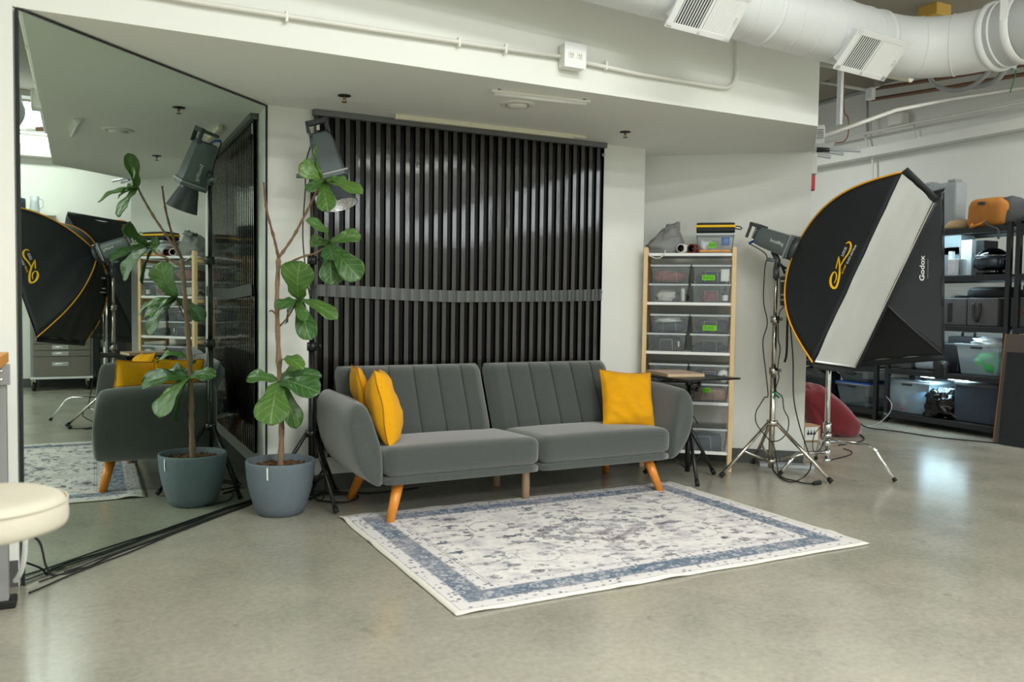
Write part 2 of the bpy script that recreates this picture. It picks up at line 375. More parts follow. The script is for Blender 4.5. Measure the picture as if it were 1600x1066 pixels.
def rugm():
    t = NT('distressed_rug'); tc = t.n('ShaderNodeTexCoord'); sx = t.n('ShaderNodeSeparateXYZ'); t.l(tc.outputs['Object'], sx.inputs[0])
    ax = t.math('ABSOLUTE', sx.outputs[0]); ay = t.math('ABSOLUTE', sx.outputs[1])
    d = t.math('MINIMUM', t.math('SUBTRACT', HW, ax), t.math('SUBTRACT', HH, ay))
    cb = t.n('ShaderNodeCombineXYZ'); t.l(ax, cb.inputs[0]); t.l(ay, cb.inputs[1]); sym = cb.outputs[0]
    # small jitter so the mirrored pattern is hand-made
    mp = t.n('ShaderNodeVectorMath'); mp.operation = 'ADD'; nz = t.n('ShaderNodeTexNoise'); nz.inputs['Scale'].default_value = 9; t.l(tc.outputs['Object'], nz.inputs['Vector'])
    sc_ = t.n('ShaderNodeVectorMath'); sc_.operation = 'SCALE'; sc_.inputs['Scale'].default_value = .035; t.l(nz.outputs['Color'], sc_.inputs[0])
    t.l(sym, mp.inputs[0]); t.l(sc_.outputs[0], mp.inputs[1]); P = mp.outputs[0]
    def vor(scale, feat='F1', vec=P):
        x = t.n('ShaderNodeTexVoronoi'); x.feature = feat; x.inputs['Scale'].default_value = scale; t.l(vec, x.inputs['Vector']); return x
    st = t.n('ShaderNodeMapping'); st.inputs['Scale'].default_value = (1, 1.5, 1); t.l(P, st.inputs[0]); PS = st.outputs[0]
    v1 = vor(7.5, vec=PS); v2 = vor(21); v4 = vor(36); v5 = vor(13, vec=PS); v6 = vor(4.2)
    def rv(v_, lo): sp = t.n('ShaderNodeSeparateXYZ'); t.l(v_.outputs['Color'], sp.inputs[0]); return t.ramp(sp.outputs[0], [(lo, g1(0)), (lo + .04, g1(1))])
    nz2 = t.math('MULTIPLY', t.math('SUBTRACT', t.noise(P, 30, 4, .65), .5), .9)
    blobs = t.math('MULTIPLY', t.ramp(t.math('ADD', v1.outputs['Distance'], nz2), [(.22, g1(1)), (.28, g1(0))]), rv(v1, .12))
    b2 = t.math('MULTIPLY', t.ramp(t.math('ADD', v5.outputs['Distance'], nz2), [(.24, g1(.85)), (.32, g1(0))]), rv(v5, .22))
    rings = t.math('MULTIPLY', t.ramp(t.math('ABSOLUTE', t.math('SUBTRACT', t.math('ADD', v6.outputs['Distance'], t.math('MULTIPLY', nz2, .25)), .42)), [(.010, g1(.75)), (.024, g1(0))]), rv(v6, .25))
    small = t.math('MULTIPLY', t.ramp(t.math('ADD', v2.outputs['Distance'], t.math('MULTIPLY', nz2, .6)), [(.16, g1(.7)), (.26, g1(0))]), rv(v2, .3))
    smudge = t.ramp(t.noise(PS, 6.5, 5, .7, .8), [(.54, g1(0)), (.66, g1(.5))])
    field = t.math('MAXIMUM', t.math('MAXIMUM', t.math('MAXIMUM', blobs, b2), t.math('MAXIMUM', small, rings)), smudge)
    # medallion
    rx = t.math('MULTIPLY', ax, 1.25); rr = t.math('ADD', rx, t.math('MULTIPLY', ay, 1.9))
    med = t.math('ABSOLUTE', t.math('SUBTRACT', t.math('FRACT', t.math('MULTIPLY', t.math('ADD', rr, t.math('MULTIPLY', t.noise(P, 14, 3), .10)), 4.6)), .5))
    medl = t.ramp(med, [(.30, g1(0)), (.38, g1(.9))]); medm = t.ramp(rr, [(.50, g1(1)), (.56, g1(0))])
    curls = t.ramp(t.math('ABSOLUTE', t.math('SUBTRACT', v2.outputs['Distance'], .38)), [(.05, g1(.9)), (.1, g1(0))])
    medc = t.math('MULTIPLY', t.math('MAXIMUM', t.math('MULTIPLY', medl, .7), curls), medm)
    ink = t.math('MAXIMUM', field, medc)
    tc2 = tc.outputs['Object']
    dist = t.ramp(t.noise(tc2, 3.1, 5, .62, .5), [(.32, g1(.45)), (.55, g1(1))])
    wear = t.ramp(t.noise(tc2, 42, 4, .7), [(.34, g1(.4)), (.5, g1(1))])
    ink = t.math('MULTIPLY', t.math('MULTIPLY', ink, dist), wear)
    hue = t.ramp(t.noise(tc2, 2.0, 3), [(.4, srgb(64, 80, 98)), (.52, srgb(94, 96, 110)), (.62, srgb(116, 108, 116))])
    cream = t.ramp(t.noise(tc2, 3.8, 5, .65), [(.33, srgb(190, 185, 190)), (.5, srgb(226, 222, 218)), (.68, srgb(184, 178, 186))])
    c = t.mix(ink, cream, hue)
    # borders
    wide = t.ramp(d, [(.09, g1(0)), (.094, g1(1)), (.186, g1(1)), (.19, g1(0))])
    bandm = t.math('MULTIPLY', t.ramp(t.math('ABSOLUTE', t.math('SUBTRACT', v2.outputs['Distance'], .3)), [(.05, g1(1)), (.12, g1(0))]), .75)
    bandc = t.mix(t.math('MULTIPLY', bandm, wear), t.ramp(t.noise(tc2, 2.4, 5, .6), [(.38, srgb(84, 102, 122)), (.52, srgb(112, 122, 136)), (.64, srgb(150, 146, 156))]), srgb(190, 190, 194))
    bandc = t.mix(t.ramp(t.noise(tc2, 60, 3, .7), [(.5, g1(0)), (.62, g1(.6))]), bandc, srgb(180, 180, 186))
    c2 = t.mix(wide, c, bandc)
    nar = t.ramp(d, [(.028, g1(0)), (.032, g1(1)), (.088, g1(1)), (.092, g1(0))])
    nar2 = t.ramp(d, [(.19, g1(0)), (.194, g1(1)), (.236, g1(1)), (.24, g1(0))])
    tiny = t.math('MULTIPLY', t.ramp(v4.outputs['Distance'], [(.25, g1(.9)), (.36, g1(0))]), wear)
    narc = t.mix(tiny, srgb(214, 210, 210), srgb(100, 96, 112))
    c2 = t.mix(t.math('MAXIMUM', nar, nar2), c2, narc)
    ln = None
    for p_ in (.03, .09, .19, .240, .254):
        q = t.ramp(t.math('ABSOLUTE', t.math('SUBTRACT', d, p_)), [(.0016, g1(.7)), (.0035, g1(0))]); ln = q if ln is None else t.math('MAXIMUM', ln, q)
    c2 = t.mix(t.math('MULTIPLY', ln, wear), c2, srgb(110, 108, 122))
    edge = t.ramp(d, [(.026, g1(1)), (.03, g1(0))]); c2 = t.mix(edge, c2, srgb(220, 217, 208))
    t.l(c2, t.b.inputs['Base Color']); t.b.inputs['Roughness'].default_value = .95; t.b.inputs['Specular IOR Level'].default_value = .1
    t.bump(t.noise(tc2, 300, 2), .3, .002); return t.mt
M['rug'] = rugm()
def ribbed():
    t = NT('brushed_drawer'); v = t.co(); n_ = t.noise(t.co(scale=(1, 1, 30)), 12, 3)
    t.l(t.mix(n_, srgb(120, 116, 108), srgb(160, 156, 146)), t.b.inputs['Base Color']); t.b.inputs['Metallic'].default_value = .5; t.b.inputs['Roughness'].default_value = .45; return t.mt
M['drawer'] = ribbed()

def text_mb(body, size, ext=.0, bold=False, spacing=1.0):
    cu = bpy.data.curves.new('t', 'FONT'); cu.body = body; cu.size = size; cu.extrude = ext; cu.space_character = spacing
    cu.resolution_u = 3
    if bold: cu.offset = size * .02
    o = bpy.data.objects.new('t', cu); col.objects.link(o)
    bpy.context.view_layer.update()
    me = bpy.data.meshes.new_from_object(o.evaluated_get(bpy.context.evaluated_depsgraph_get()))
    vs = [v.co.copy() for v in me.vertices]; fs = [tuple(p.vertices) for p in me.polygons]
    bpy.data.objects.remove(o); bpy.data.meshes.remove(me); bpy.data.curves.remove(cu)
    return vs, fs
def text_on(mb, body, size, o, r, u, bold=False, spacing=1.0):
    vs, fs = text_mb(body, size, 0, bold, spacing); o, r, u = V(o), V(r), V(u)
    mb.add([o + r * v.x + u * v.y for v in vs], fs); return mb
#@@SETTING
ZC = 3.6; ZS = 2.179; XR = 7.85; YF = 3.64; YB = 4.764
mb = MB(); mb.box(-3.6, XR + .1, -7.1, 9.1, -.1, 0); struct(mb.build('floor', M['floor']), 'polished grey concrete floor')
mb = MB(); mb.box(-3.6, XR + .1, -7.1, 9.1, ZC, ZC + .1); struct(mb.build('ceiling', M['ceil']))
mb = MB(); mb.box(XR, XR + .12, -7.1, -1.5, 0, 2.45); mb.box(XR, XR + .12, -1.5, 3.95, 0, 2.92); mb.box(XR, XR + .12, 3.95, 9.1, 0, ZC); mb.box(XR, XR + .12, -7.1, 3.95, 3.5, ZC)
struct(mb.build('wall_right', M['wall']))
mb = MB(); mb.box(-3.62, -3.5, -7.1, YF, 0, ZC); struct(mb.build('wall_left', M['wall']))
mb = MB(); mb.box(-3.6, XR, -7.1, -7.0, 0, 2.45); mb.box(-3.6, XR, -7.1, -7.0, 3.5, ZC); mb.box(-3.6, 2.4, -7.1, -7.0, 2.45, 3.5); struct(mb.build('wall_rear', M['wall']))
mb = MB(); mb.box(3.4, XR, 9.0, 9.1, 0, ZC); struct(mb.build('wall_far', M['wall']))
# cove: straight wall left of the mirror, the wall behind the mirror, back wall, angled right wall
MN = V((-math.sin(math.radians(45.52429)), math.cos(math.radians(45.52429)), 0)); ME = V((MN.y, -MN.x, 0)); MD = 2.73122
P0 = V((-.262, 3.638, 0)); P0 = P0 - MN * (MN.dot(P0) - MD); P1 = V((.846, 4.76, 0)); P1 = P1 - MN * (MN.dot(P1) - MD)
mb = MB(); mb.prism([(-3.6, YF), (-.272, YF), (-.272, YF + .03), (P0.x + MN.x * .022, P0.y + MN.y * .022), (P1.x + MN.x * .022, P1.y + MN.y * .022), (.80, 4.9), (-3.6, 4.9)], 0, ZS)
struct(mb.build('wall_mirror_side', M['wall']), 'white wall carrying the mirror')
mb = MB(); mb.prism([(.80, YB), (3.38, YB), (3.38, 4.99), (3.50, 4.99), (3.50, 5.02), (.80, 5.02)], 0, ZS); struct(mb.build('wall_back', M['wall']))
RW0 = V((3.52, 4.99, 0)); RW0 += NR * (6.105 - NR.dot(RW0)); RW1 = V((4.415, 4.262, 0)); RW1 += NR * (6.105 - NR.dot(RW1))
mb = MB(); mb.prism([tuple(RW0[:2]), tuple(RW1[:2]), tuple((RW1 + NR * .14)[:2]), tuple((RW0 + NR * .14)[:2])], 0, ZS); struct(mb.build('wall_angled_right', M['wall']))
cov = [(-3.6, YF), (3.83, YF + .02), (4.425, 4.262), tuple((RW1 + NR * .14)[:2]), (3.6, 5.2), (3.3, 5.2), (-3.6, 5.2)]
mb = MB(); mb.prism(cov, ZS, ZC); struct(mb.build('wall_bulkhead', M['wall']), 'white bulkhead over the cove')
# baseboards
mb = MB(); mb.box(.86, 3.385, YB - .008, YB, 0, .1); struct(mb.build('baseboard_back', M['baseb']))
mb = MB(); a, b = RW0 - NR * .008, RW1 - NR * .008; mb.prism([tuple(a[:2]), tuple(b[:2]), tuple(RW1[:2]), tuple(RW0[:2])], 0, .1); struct(mb.build('baseboard_angled', M['baseb']))
mb = MB(); mb.box(XR - .008, XR, -7, 9, 0, .11); struct(mb.build('baseboard_right', M['baseb']))
mb = MB(); mb.box(-3.5, -.275, YF - .008, YF, 0, .1); struct(mb.build('baseboard_left', M['baseb']))
# clerestory windows high in the right wall
for i, (y0, y1) in enumerate([(-6.6, -4.2), (-4.0, -1.6), (-1.4, 1.2), (1.4, 3.9)]):
    mb = MB()
    zl = 2.45 if i < 2 else 2.92
    for z0, z1 in ((zl, zl + .04), (3.1, 3.13), (3.46, 3.5)): mb.box(XR - .02, XR + .06, y0, y1, z0, z1)
    for y in (y0, y1): mb.box(XR - .02, XR + .06, y - .1, y + .1, zl, 3.5)
    o = struct(mb.build('window_%d' % (i + 1), M['white']))
    mb = MB(); mb.box(XR + .02, XR + .03, y0, y1, zl + .04, 3.46); mb.build('pane', M['pane'], o)
for i, (x0, x1) in enumerate([(2.5, 5.0), (5.1, 7.7)]):
    mb = MB()
    for z0, z1 in ((2.45, 2.49), (3.46, 3.5)): mb.box(x0, x1, -7.06, -6.98, z0, z1)
    for x in (x0, x1): mb.box(x - .06, x + .06, -7.06, -6.98, 2.45, 3.5)
    o = struct(mb.build('window_%d' % (i + 5), M['white']))
    mb = MB(); mb.box(x0, x1, -7.04, -7.03, 2.49, 3.46); mb.build('pane', M['pane'], o)
mb = MB(); mb.box(XR - .16, XR, -1.5, 9, 2.80, 2.90); struct(mb.build('trim_ledge', M['wall']))

# mirror
t = thing('wall_mirror', 'tall frameless mirror wall on the angled left side, reflecting the sofa and plant', 'mirror', tuple(P0 + (P1 - P0) * .5))
mb = MB(); c = (P0 + P1) * .5; L = (P1 - P0).length / 2
mb.obox(c + MN * .005 + V((0, 0, 1.086)), ME * (L), MN * .005, V((0, 0, 1.08))); mb.build('mirror_glass', M['mirror'], t)
mb = MB(); mb.obox(c - MN * .002 + V((0, 0, 2.1725)), ME * L, MN * .003, V((0, 0, .0025)))
mb.obox(P0 + MN * .0 + V((0, 0, 1.086)), ME * .0025, MN * .008, V((0, 0, 1.086))); mb.obox(P1 + V((0, 0, 1.086)) - ME * .003, ME * .0015, MN * .006, V((0, 0, 1.086)))
mb.build('edge_seal', M['seam'], t, label='thin dark seal line around the mirror')
#@@PANEL
t = thing('corrugated_panel', 'glossy black corrugated sheet covering the back wall behind the sofa', 'wall panel', (2.06, YB, 0))
XL, XRR, PIT = 1.100, 3.028, .0604
def pxof_(x, y, z): v = CAM @ np.array([x, y, z - HC]); return float(800 + FPX * v[0] / v[2])
def corr(x0, x1, z0, z1, y, nz=8, sag=0, amp=.016):
    mb = MB(); prof = []
    x = x0
    while x < x1 - .001:
        for dx, dy in ((0, 0), (.0245, 0), (.0302, 1), (.0547, 1)):
            if x + dx <= x1: prof.append((x + dx, dy))
        x += PIT
    prof.append((x1, 0)); rows = []
    for i in range(nz + 1):
        z = z0 + (z1 - z0) * i / nz
        row = []
        for px, dy in prof:
            s_ = (px - x0) / (x1 - x0); row.append(V((px, y + dy * amp + .003 * noise.noise(V((px * 2.5, z * 1.6, y * 9))), z - sag * 4 * s_ * (1 - s_) + .02 * s_ * (1 if sag else 0))))
        rows.append(row)
    mb.grid(rows, smooth=False)
    n_ = len(prof) - 1
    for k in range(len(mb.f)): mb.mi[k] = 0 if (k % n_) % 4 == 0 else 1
    return mb
corr(XL, XRR, 1.13, 2.146, YB - .028, 10).build('upper_sheet', [M['corrug'], M['corrug2']], t, solid=.0015)
corr(XL, XRR, .20, 1.17, YB - .024, 10).build('lower_sheet', [M['corrug'], M['corrug2']], t, solid=.0015)
BT = [(493, 444.5), (560, 447), (640, 451.5), (716, 454.5), (817, 454.5), (880, 453.5), (936, 452)]; BB = [(493, 462.5), (560, 466), (640, 470), (716, 472.5), (817, 471.5), (880, 471), (936, 470)]
rows = [[], []]
def ip(L_, x):
    for (a0, b0), (a1, b1) in zip(L_, L_[1:]):
        if a0 <= x <= a1: return b0 + (b1 - b0) * (x - a0) / (a1 - a0)
    return L_[-1][1]
mb = MB(); k = 0; x = XL + .004
while x < XRR:
    q = pxof_(x, YB - .03, 1.13); dy = (0, .0025, .001, .0025)[k % 4] + .002 * noise.noise(V((x * 7, 0, 0)))
    for rr, L_ in ((0, BT), (1, BB)): p = AY(q, ip(L_, q), YB - .037); rows[rr].append(V((x, YB - .037 - dy, p.z)))
    x += PIT / 4; k += 1
mb.grid(rows, smooth=False)
for k in range(len(mb.f)): mb.mi[k] = 1 if (k // 2) % 2 == 0 else 0
mb.build('overlap_band', [M['band'], M['band2']], t, solid=.0015, label='grey overlap strip sagging across the sheet')
mb = MB(); mb.box(XL - .005, XRR + .01, YB - .05, YB - .002, 2.146, 2.177); mb.build('top_track', M['track'], t)
for z in (2.10, 1.19, .55):
    mb = MB(); mb.lathe([(0, .006), (.009, .005), (.012, 0)], (XRR - .008, YB - .032, z), (0, -1, 0), 12); mb.build('screw_cap', M['greysteel'], t)
mb = MB(); mb.box(XL + .012, XL + .03, YB - .034, YB - .032, 2.065, 2.125); mb.build('label_sticker', M['whitetext'], t)

# cove ceiling fittings
def sprinkler(p, label):
    t = thing('ceiling_sprinkler', label, 'sprinkler', p, 0, None)
    mb = MB(); mb.lathe([(.034, 0), (.034, -.004), (.016, -.006), (0, -.006)], p, n=20); mb.build('escutcheon', M['black'], t)
    mb = MB(); mb.bar(V(p), V(p) - V((0, 0, .02)), .007); mb.lathe([(.015, -.034), (.015, -.037), (0, -.037)], p, n=12); mb.lathe([(0, -.0335), (.015, -.034)], p, n=12)
    for s in (-1, 1): mb.tube([V(p) + V((0, 0, -.018)), V(p) + V((s * .011, 0, -.024)), V(p) + V((0, 0, -.034))], .0018, 5)
    mb.build('sprinkler_head', M['brass'], t)
sprinkler(G(538, 149, ZS), 'recessed fire sprinkler in the cove ceiling, at the left above the plant')
sprinkler(G(977, 206, ZS), 'recessed fire sprinkler in the cove ceiling, at the right above the column')
p = G(808, 163, ZS)
t = thing('ceiling_vent', 'round white ceiling diffuser disc in the cove ceiling', 'ceiling vent', p)
mb = MB(); mb.lathe([(.094, 0), (.092, -.006), (.066, -.010), (.062, -.006)], p, n=40); mb.build('outer_ring', M['white'], t)
mb = MB(); mb.lathe([(.056, .002), (.056, -.014), (.03, -.022), (0, -.024)], p, n=40); mb.build('center_disc', M['white'], t)
a, b = G(767, 139, ZS), G(921, 157, ZS); c = (a + b) / 2; e = (b - a).normalized(); q = V((0, 0, 1)).cross(e)
t = thing('batten_lamp', 'unlit white tube batten mounted near the front edge of the cove ceiling', 'lamp', c)
mb = MB(); mb.obox(c - V((0, 0, .008)), e * (b - a).length / 2, q * .017, V((0, 0, .008))); mb.build('lamp_base', M['white'], t, bevel=.003)
mb = MB(); mb.bar(a + e * .02 - V((0, 0, .020)), b - e * .02 - V((0, 0, .020)), .010); mb.build('tube', M['tubeoff'], t)
for k in (.07, .93):
    mb = MB(); x = a.lerp(b, k); mb.obox(x - V((0, 0, .002)), e * .008, q * .02, V((0, 0, .0022))); mb.build('clip', M['darkgrey'], t)
a, b = G(617, 178, ZS), G(896, 210, ZS); c = (a + b) / 2; e = (b - a).normalized(); q = V((0, 0, 1)).cross(e)
t = thing('wiring_channel', 'long cream plastic trim channel on the cove ceiling along the black sheet', 'trim', c)
mb = MB(); mb.obox(c - V((0, 0, .014)), e * (b - a).length / 2, q * .014, V((0, 0, .014))); mb.build('channel', M['creamplastic'], t, bevel=.003)
mb = MB(); mb.obox(b - V((0, 0, .01)) + e * .02, e * .07, q * .011, V((0, 0, .009))); mb.build('end_cover', M['creamplastic'], t, bevel=.003)

# conduit on the bulkhead with its outlet box
t = thing('electrical_conduit', 'thin white painted conduit running along the bulkhead face and up at the right end', 'conduit', (1, YF - .02, 2.3))
yc = YF - .016
def onF(px, py): p = AY(px, py, yc); return V((p.x, yc + p.x * .0026, p.z))
pa = onF(877, 88); pb = onF(909, 96); pc = onF(1128, 136); pd = onF(1153, 110); pe = onF(1153, 52)
mb = MB(); mb.tube([onF(60, -42), onF(300, 2), onF(600, 48), pa], .0105, 10); mb.build('conduit_run', M['white'], t)
mb = MB(); mb.tube([pb] + [onF(1000, 115)] + arc(pc, onF(1152, 140), pd, 8) + [pe, pe + V((0, 0, .2))], .0105, 10); mb.build('conduit_bend', M['white'], t)
for px, py in ((448, 26), (718, 65), (791, 76), (948, 102), (1152, 75)):
    p = onF(px, py); mb = MB(); mb.obox(p + V((0, .004, 0)), V((.006, 0, 0)), V((0, .014, 0)), V((0, 0, .022))); mb.build('strap', M['white'], t, bevel=.002)
t = thing('outlet_box', 'square white electrical outlet box mounted on the bulkhead conduit', 'outlet', (pa + pb) / 2)
p = onF(893, 90); mb = MB(); mb.obox(p - V((0, .012, 0)), V((.06, 0, 0)), V((0, .03, 0)), V((0, 0, .058))); mb.build('box', M['white'], t, bevel=.004)
mb = MB(); mb.obox(p - V((0, .044, 0)), V((.062, 0, 0)), V((0, .002, 0)), V((0, 0, .06))); mb.build('cover_plate', M['whitebright'], t, bevel=.003)
for s in (-1, 1):
    mb = MB(); mb.obox(p - V((-s * .024, .047, 0)), V((.017, 0, 0)), V((0, .002, 0)), V((0, 0, .015))); so = mb.build('socket', M['white'], t, bevel=.003)
    mb = MB()
    for d in (-.006, .006): mb.obox(p - V((-s * .024, .0495, -.002)) + V((d, 0, 0)), V((.0014, 0, 0)), V((0, .0005, 0)), V((0, 0, .004)))
    mb.obox(p - V((-s * .024, .0495, .008)), V((.002, 0, 0)), V((0, .0005, 0)), V((0, 0, .002))); mb.build('slot', M['black'], so)
#@@DUCT
YD = 3.30; RD = .163
def dz(x): return 2.655 - (x - 2.0) * .042
t = thing('air_duct', 'large white spiral air duct hanging below the ceiling along the bulkhead', 'duct', (3, YD, 2.6))
path = [V((x, YD, dz(x))) for x in np.linspace(-3.4, 3.85, 12)]
elb = arc(V((3.85, YD, dz(3.85))), V((4.27, YD, dz(4.2))), V((4.30, YD - .42, dz(4.3) + .0)), 10)
mb = MB(); mb.tube(path + elb[1:], RD, 40); mb.build('duct_main', M['duct'], t)
tail = [V((4.30, YD - .42 - i * .7, dz(4.3) + i * .004)) for i in range(9)]
mb = MB(); mb.tube(tail, RD * 1.05, 40); mb.build('duct_branch', M['duct'], t)
def helix(p0, p1, r, pitch, name):
    p0, p1 = V(p0), V(p1); ax = (p1 - p0); L = ax.length; ax.normalize(); a = ax.orthogonal().normalized(); b = ax.cross(a)
    n = int(L / pitch * 36); pts = [p0 + ax * (L * i / n) + (a * math.cos(2 * PI * i / 36) + b * math.sin(2 * PI * i / 36)) * r for i in range(n + 1)]
    mb = MB(); mb.tube(pts, .0035, 5); return mb.build(name, M['duct'], t)
helix(path[0], path[-1], RD, .145, 'spiral_seam'); helix(tail[0], tail[-1], RD * 1.05, .145, 'spiral_seam')
def ring(c, ax, r, w_=.012, h=.008, name='collar', mat='duct'):
    mb = MB(); mb.lathe([(r, -w_), (r + h, -w_ * .6), (r + h, w_ * .6), (r, w_)], c, ax, 40); return mb.build(name, M[mat], t)
ring(V((1.2, YD, dz(1.2))), (1, 0, -.042), RD); ring(V((3.05, YD, dz(3.05))), (1, 0, -.042), RD); ring(V((3.85, YD, dz(3.85))), (1, 0, 0), RD)
ring(elb[4], elb[5] - elb[3], RD, .004, .004); ring(elb[7], elb[8] - elb[6], RD, .004, .004)
ring(tail[0], (0, 1, 0), RD * 1.05, .02, .012); ring(tail[0] - V((0, .05, 0)), (0, 1, 0), RD * 1.05, .006, .006)
cp = V((4.30, YD - .56, dz(4.3))); mb = MB(); mb.lathe([(RD * 1.06, -.022), (RD * 1.06 + .003, -.02), (RD * 1.06 + .003, .02), (RD * 1.06, .022)], cp, (0, 1, 0), 40)
for s in (-1, 1): mb.obox(cp + V((s * RD * 1.06, 0, .5)), V((.0015, 0, 0)), V((0, .02, 0)), V((0, 0, .5)))
mb.build('hanger_strap', M['whitebright'], t)
def vent(x0, label):
    c = V((x0, YD, dz(x0))); d = V((0, -.72, -.69)).normalized(); e = V((1, 0, -.042)).normalized(); u = e.cross(d).normalized()
    if u.z < 0: u = -u
    cc = c + d * (RD + .055)
    mb = MB(); mb.obox(c + d * (RD + .012), e * .155, u * .085, d * .045); rg = mb.build('air_register', M['duct'], t, label=label)
    mb = MB()
    for (a, b, wa, wb) in ((-.172, 0, .017, .112), (.172, 0, .017, .112), (0, -.1, .19, .014), (0, .1, .19, .014), (0, 0, .008, .112)): mb.obox(cc + e * a + u * b, e * wa, u * wb, d * .006)
    mb.build('register_frame', M['whitebright'], rg, bevel=.002)
    mb = MB(); mb.obox(c + d * (RD + .0575), e * .155, u * .085, d * .0008); mb.build('interior_shade_sheet', M['black'], rg)  # black sheet put in for the shade behind the louvers
    for s, nm in ((-1, 'open_louvers'), (1, 'closed_louvers')):
        mb = MB()
        for i in range(10):
            x = s * (.010 + .0146 * (i + .5))
            if s < 0: mb.obox(cc + e * x + d * .004, e * .0026, u * .086, d * .0015)
            else: mb.obox(cc + e * x + d * .004, e * .0060 + d * .0012, u * .086, d * .0006)
        mb.build(nm, M['whitebright'], rg)
    mb = MB(); mb.obox(cc + e * .160 + d * .012, e * .003, u * .012, d * .008); mb.build('damper_lever', M['white'], rg)
vent(2.57, 'left louvered supply register, cut by the frame top')
vent(3.66, 'right louvered supply register beside the elbow')

# ceiling lamps of the studio (out of frame; they light the room and show in reflections)
for i, (lx, ly) in enumerate(LAMPS):
    t = thing('linear_ceiling_lamp', 'long linear ceiling lamp outside the frame, %s of the %s row behind the camera side' % (['left', 'middle', 'right'][i % 3], ['first', 'second', 'third'][i // 3]), 'lamp', (lx, ly, 3.3), 0, 'linear lamps over the studio')
    mb = MB(); mb.box(lx - .78, lx + .78, ly - .09, ly + .09, 3.26, 3.32); mb.build('housing', M['white'], t)
    for s in (-.6, .6): mb = MB(); mb.bar((lx + s, ly, 3.32), (lx + s, ly, ZC), .004, 6); mb.build('suspension_rod', M['white'], t)

for lb, x_, y_, hx, hy in (('short added linear lamp, unseen behind the duct, brightening the far wall', 5.9, 7.0, .62, .09), ('linear ceiling lamp over the right aisle outside the frame', 6.9, 3.1, .09, .72)):
    t = thing('linear_ceiling_lamp', lb, 'lamp', (x_, y_, 3.3))
    mb = MB(); mb.box(x_ - hx, x_ + hx, y_ - hy, y_ + hy, 3.32, 3.37); mb.build('housing', M['white'], t)
    mb = MB(); mb.bar((x_, y_, 3.37), (x_, y_, ZC), .006, 6); mb.build('suspension_rod', M['white'], t)
# pipes, conduits and small fittings around the right wall top
def pipe(label, pts, r, mat, cat='pipe', name='pipe', seg=False):
    mb = MB(); mb.tube(smooth(pts, 5) if seg else pts, r, 10); return tag(mb.build(name, M[mat]), label, cat)
def pr(px, py, x): return AX(px, py, x)
pipe('long white conduit from the bulkhead corner along the right wall, highest white one', [V((4.35, 4.3, 2.23)), pr(1400, 172, 5.9), pr(1480, 156, 7.3), pr(1600, 137, 7.66), V((7.66, 3.3, 3.1))], .016, 'white', 'conduit', 'wall_conduit')
pipe('second white conduit low on the right wall beam', [pr(1290, 222, 7.7), pr(1440, 190, 7.7), pr(1600, 160, 7.7), V((7.7, 3.2, 3.05))], .014, 'white', 'conduit', 'wall_conduit')
pipe('upper brown copper pipe under the ceiling at the right', [pr(1365, 139, 7.55), pr(1480, 121, 7.55), pr(1600, 101, 7.55), V((7.55, 3.4, 3.1))], .02, 'copper', 'pipe', 'copper_pipe')
pipe('lower brown copper pipe under the ceiling at the right', [pr(1360, 156, 7.6), pr(1480, 137, 7.6), pr(1600, 116, 7.6), V((7.6, 3.4, 3.1))], .02, 'copper', 'pipe', 'copper_pipe')
pipe('cream pipe running behind the duct towards the ceiling corner', [pr(1278, 98, 6.0), pr(1350, 110, 6.0), pr(1424, 123, 6.0)], .03, 'creamplastic', 'pipe', 'ceiling_pipe')
pipe('thin pale pipe on the ceiling left of the duct elbow', [pr(1272, 126, 7.2), pr(1355, 141, 7.2)], .016, 'white', 'pipe', 'ceiling_pipe')
pipe('dark grey pipe slanting along the ceiling edge beside the bulkhead', [pr(1276, 163, 7.4), pr(1356, 141, 7.4)], .026, 'greysteel', 'pipe', 'ceiling_pipe')
pipe('grey flexible conduit looping down under the duct branch', [pr(1451, 118, 5.6), pr(1462, 133, 5.6), pr(1485, 141, 5.6), pr(1513, 137, 5.6), pr(1535, 122, 5.6), pr(1556, 98, 5.6), pr(1566, 92, 5.6)], .016, 'greysteel', 'conduit', 'flexible_conduit', True)
pipe('grey flexible conduit hanging below the copper pipes at the right edge', [pr(1520, 136, 7.0), pr(1545, 131, 7.0), pr(1560, 122, 7.0), pr(1572, 108, 7.0), pr(1586, 104, 7.0)], .024, 'greysteel', 'conduit', 'flexible_conduit', True)
pipe('grey vertical drop conduit on the right wall above the softbox', [pr(1355, 138, 7.7), pr(1356, 205, 7.7)], .012, 'greysteel', 'conduit', 'drop_conduit')
pipe('white cord hanging down the right wall behind the softbox', [pr(1352, 190, 7.78), pr(1353, 215, 7.78), pr(1357, 234, 7.78), pr(1363, 250, 7.78), pr(1363, 300, 7.78)], .012, 'white', 'cable', 'power_cable', True)
pipe('brown curled wire hanging near the bulkhead corner', [V((pr(1318, 165, 6.2).x, pr(1318, 165, 6.2).y, ZC)), pr(1318, 165, 6.2), pr(1325, 185, 6.2), pr(1325, 210, 6.2), pr(1318, 221, 6.2), pr(1304, 223, 6.2)], .007, 'copper', 'wire', 'hanging_wire', True)
pipe('green tie wire hanging from the pipes at the right edge', [pr(1588, 110, 7.0), pr(1583, 130, 7.0), pr(1578, 145, 7.0)], .005, 'greencord', 'wire', 'tie_wire')
pipe('thin white pull cord on the right wall beam', [pr(1428, 192, 7.8), pr(1432, 220, 7.8)], .006, 'white', 'cord', 'pull_cord')
mb = MB(); a = pr(1314, 105, 5.9); b = pr(1311, 195, 5.9)
mb.obox((a + b) / 2, V((.016, 0, 0)), V((0, .022, 0)), (a - b) / 2); tag(mb.build('hanging_strap', M['whitebright']), 'white perforated hanging strap holding the conduit near the bulkhead corner', 'strap')
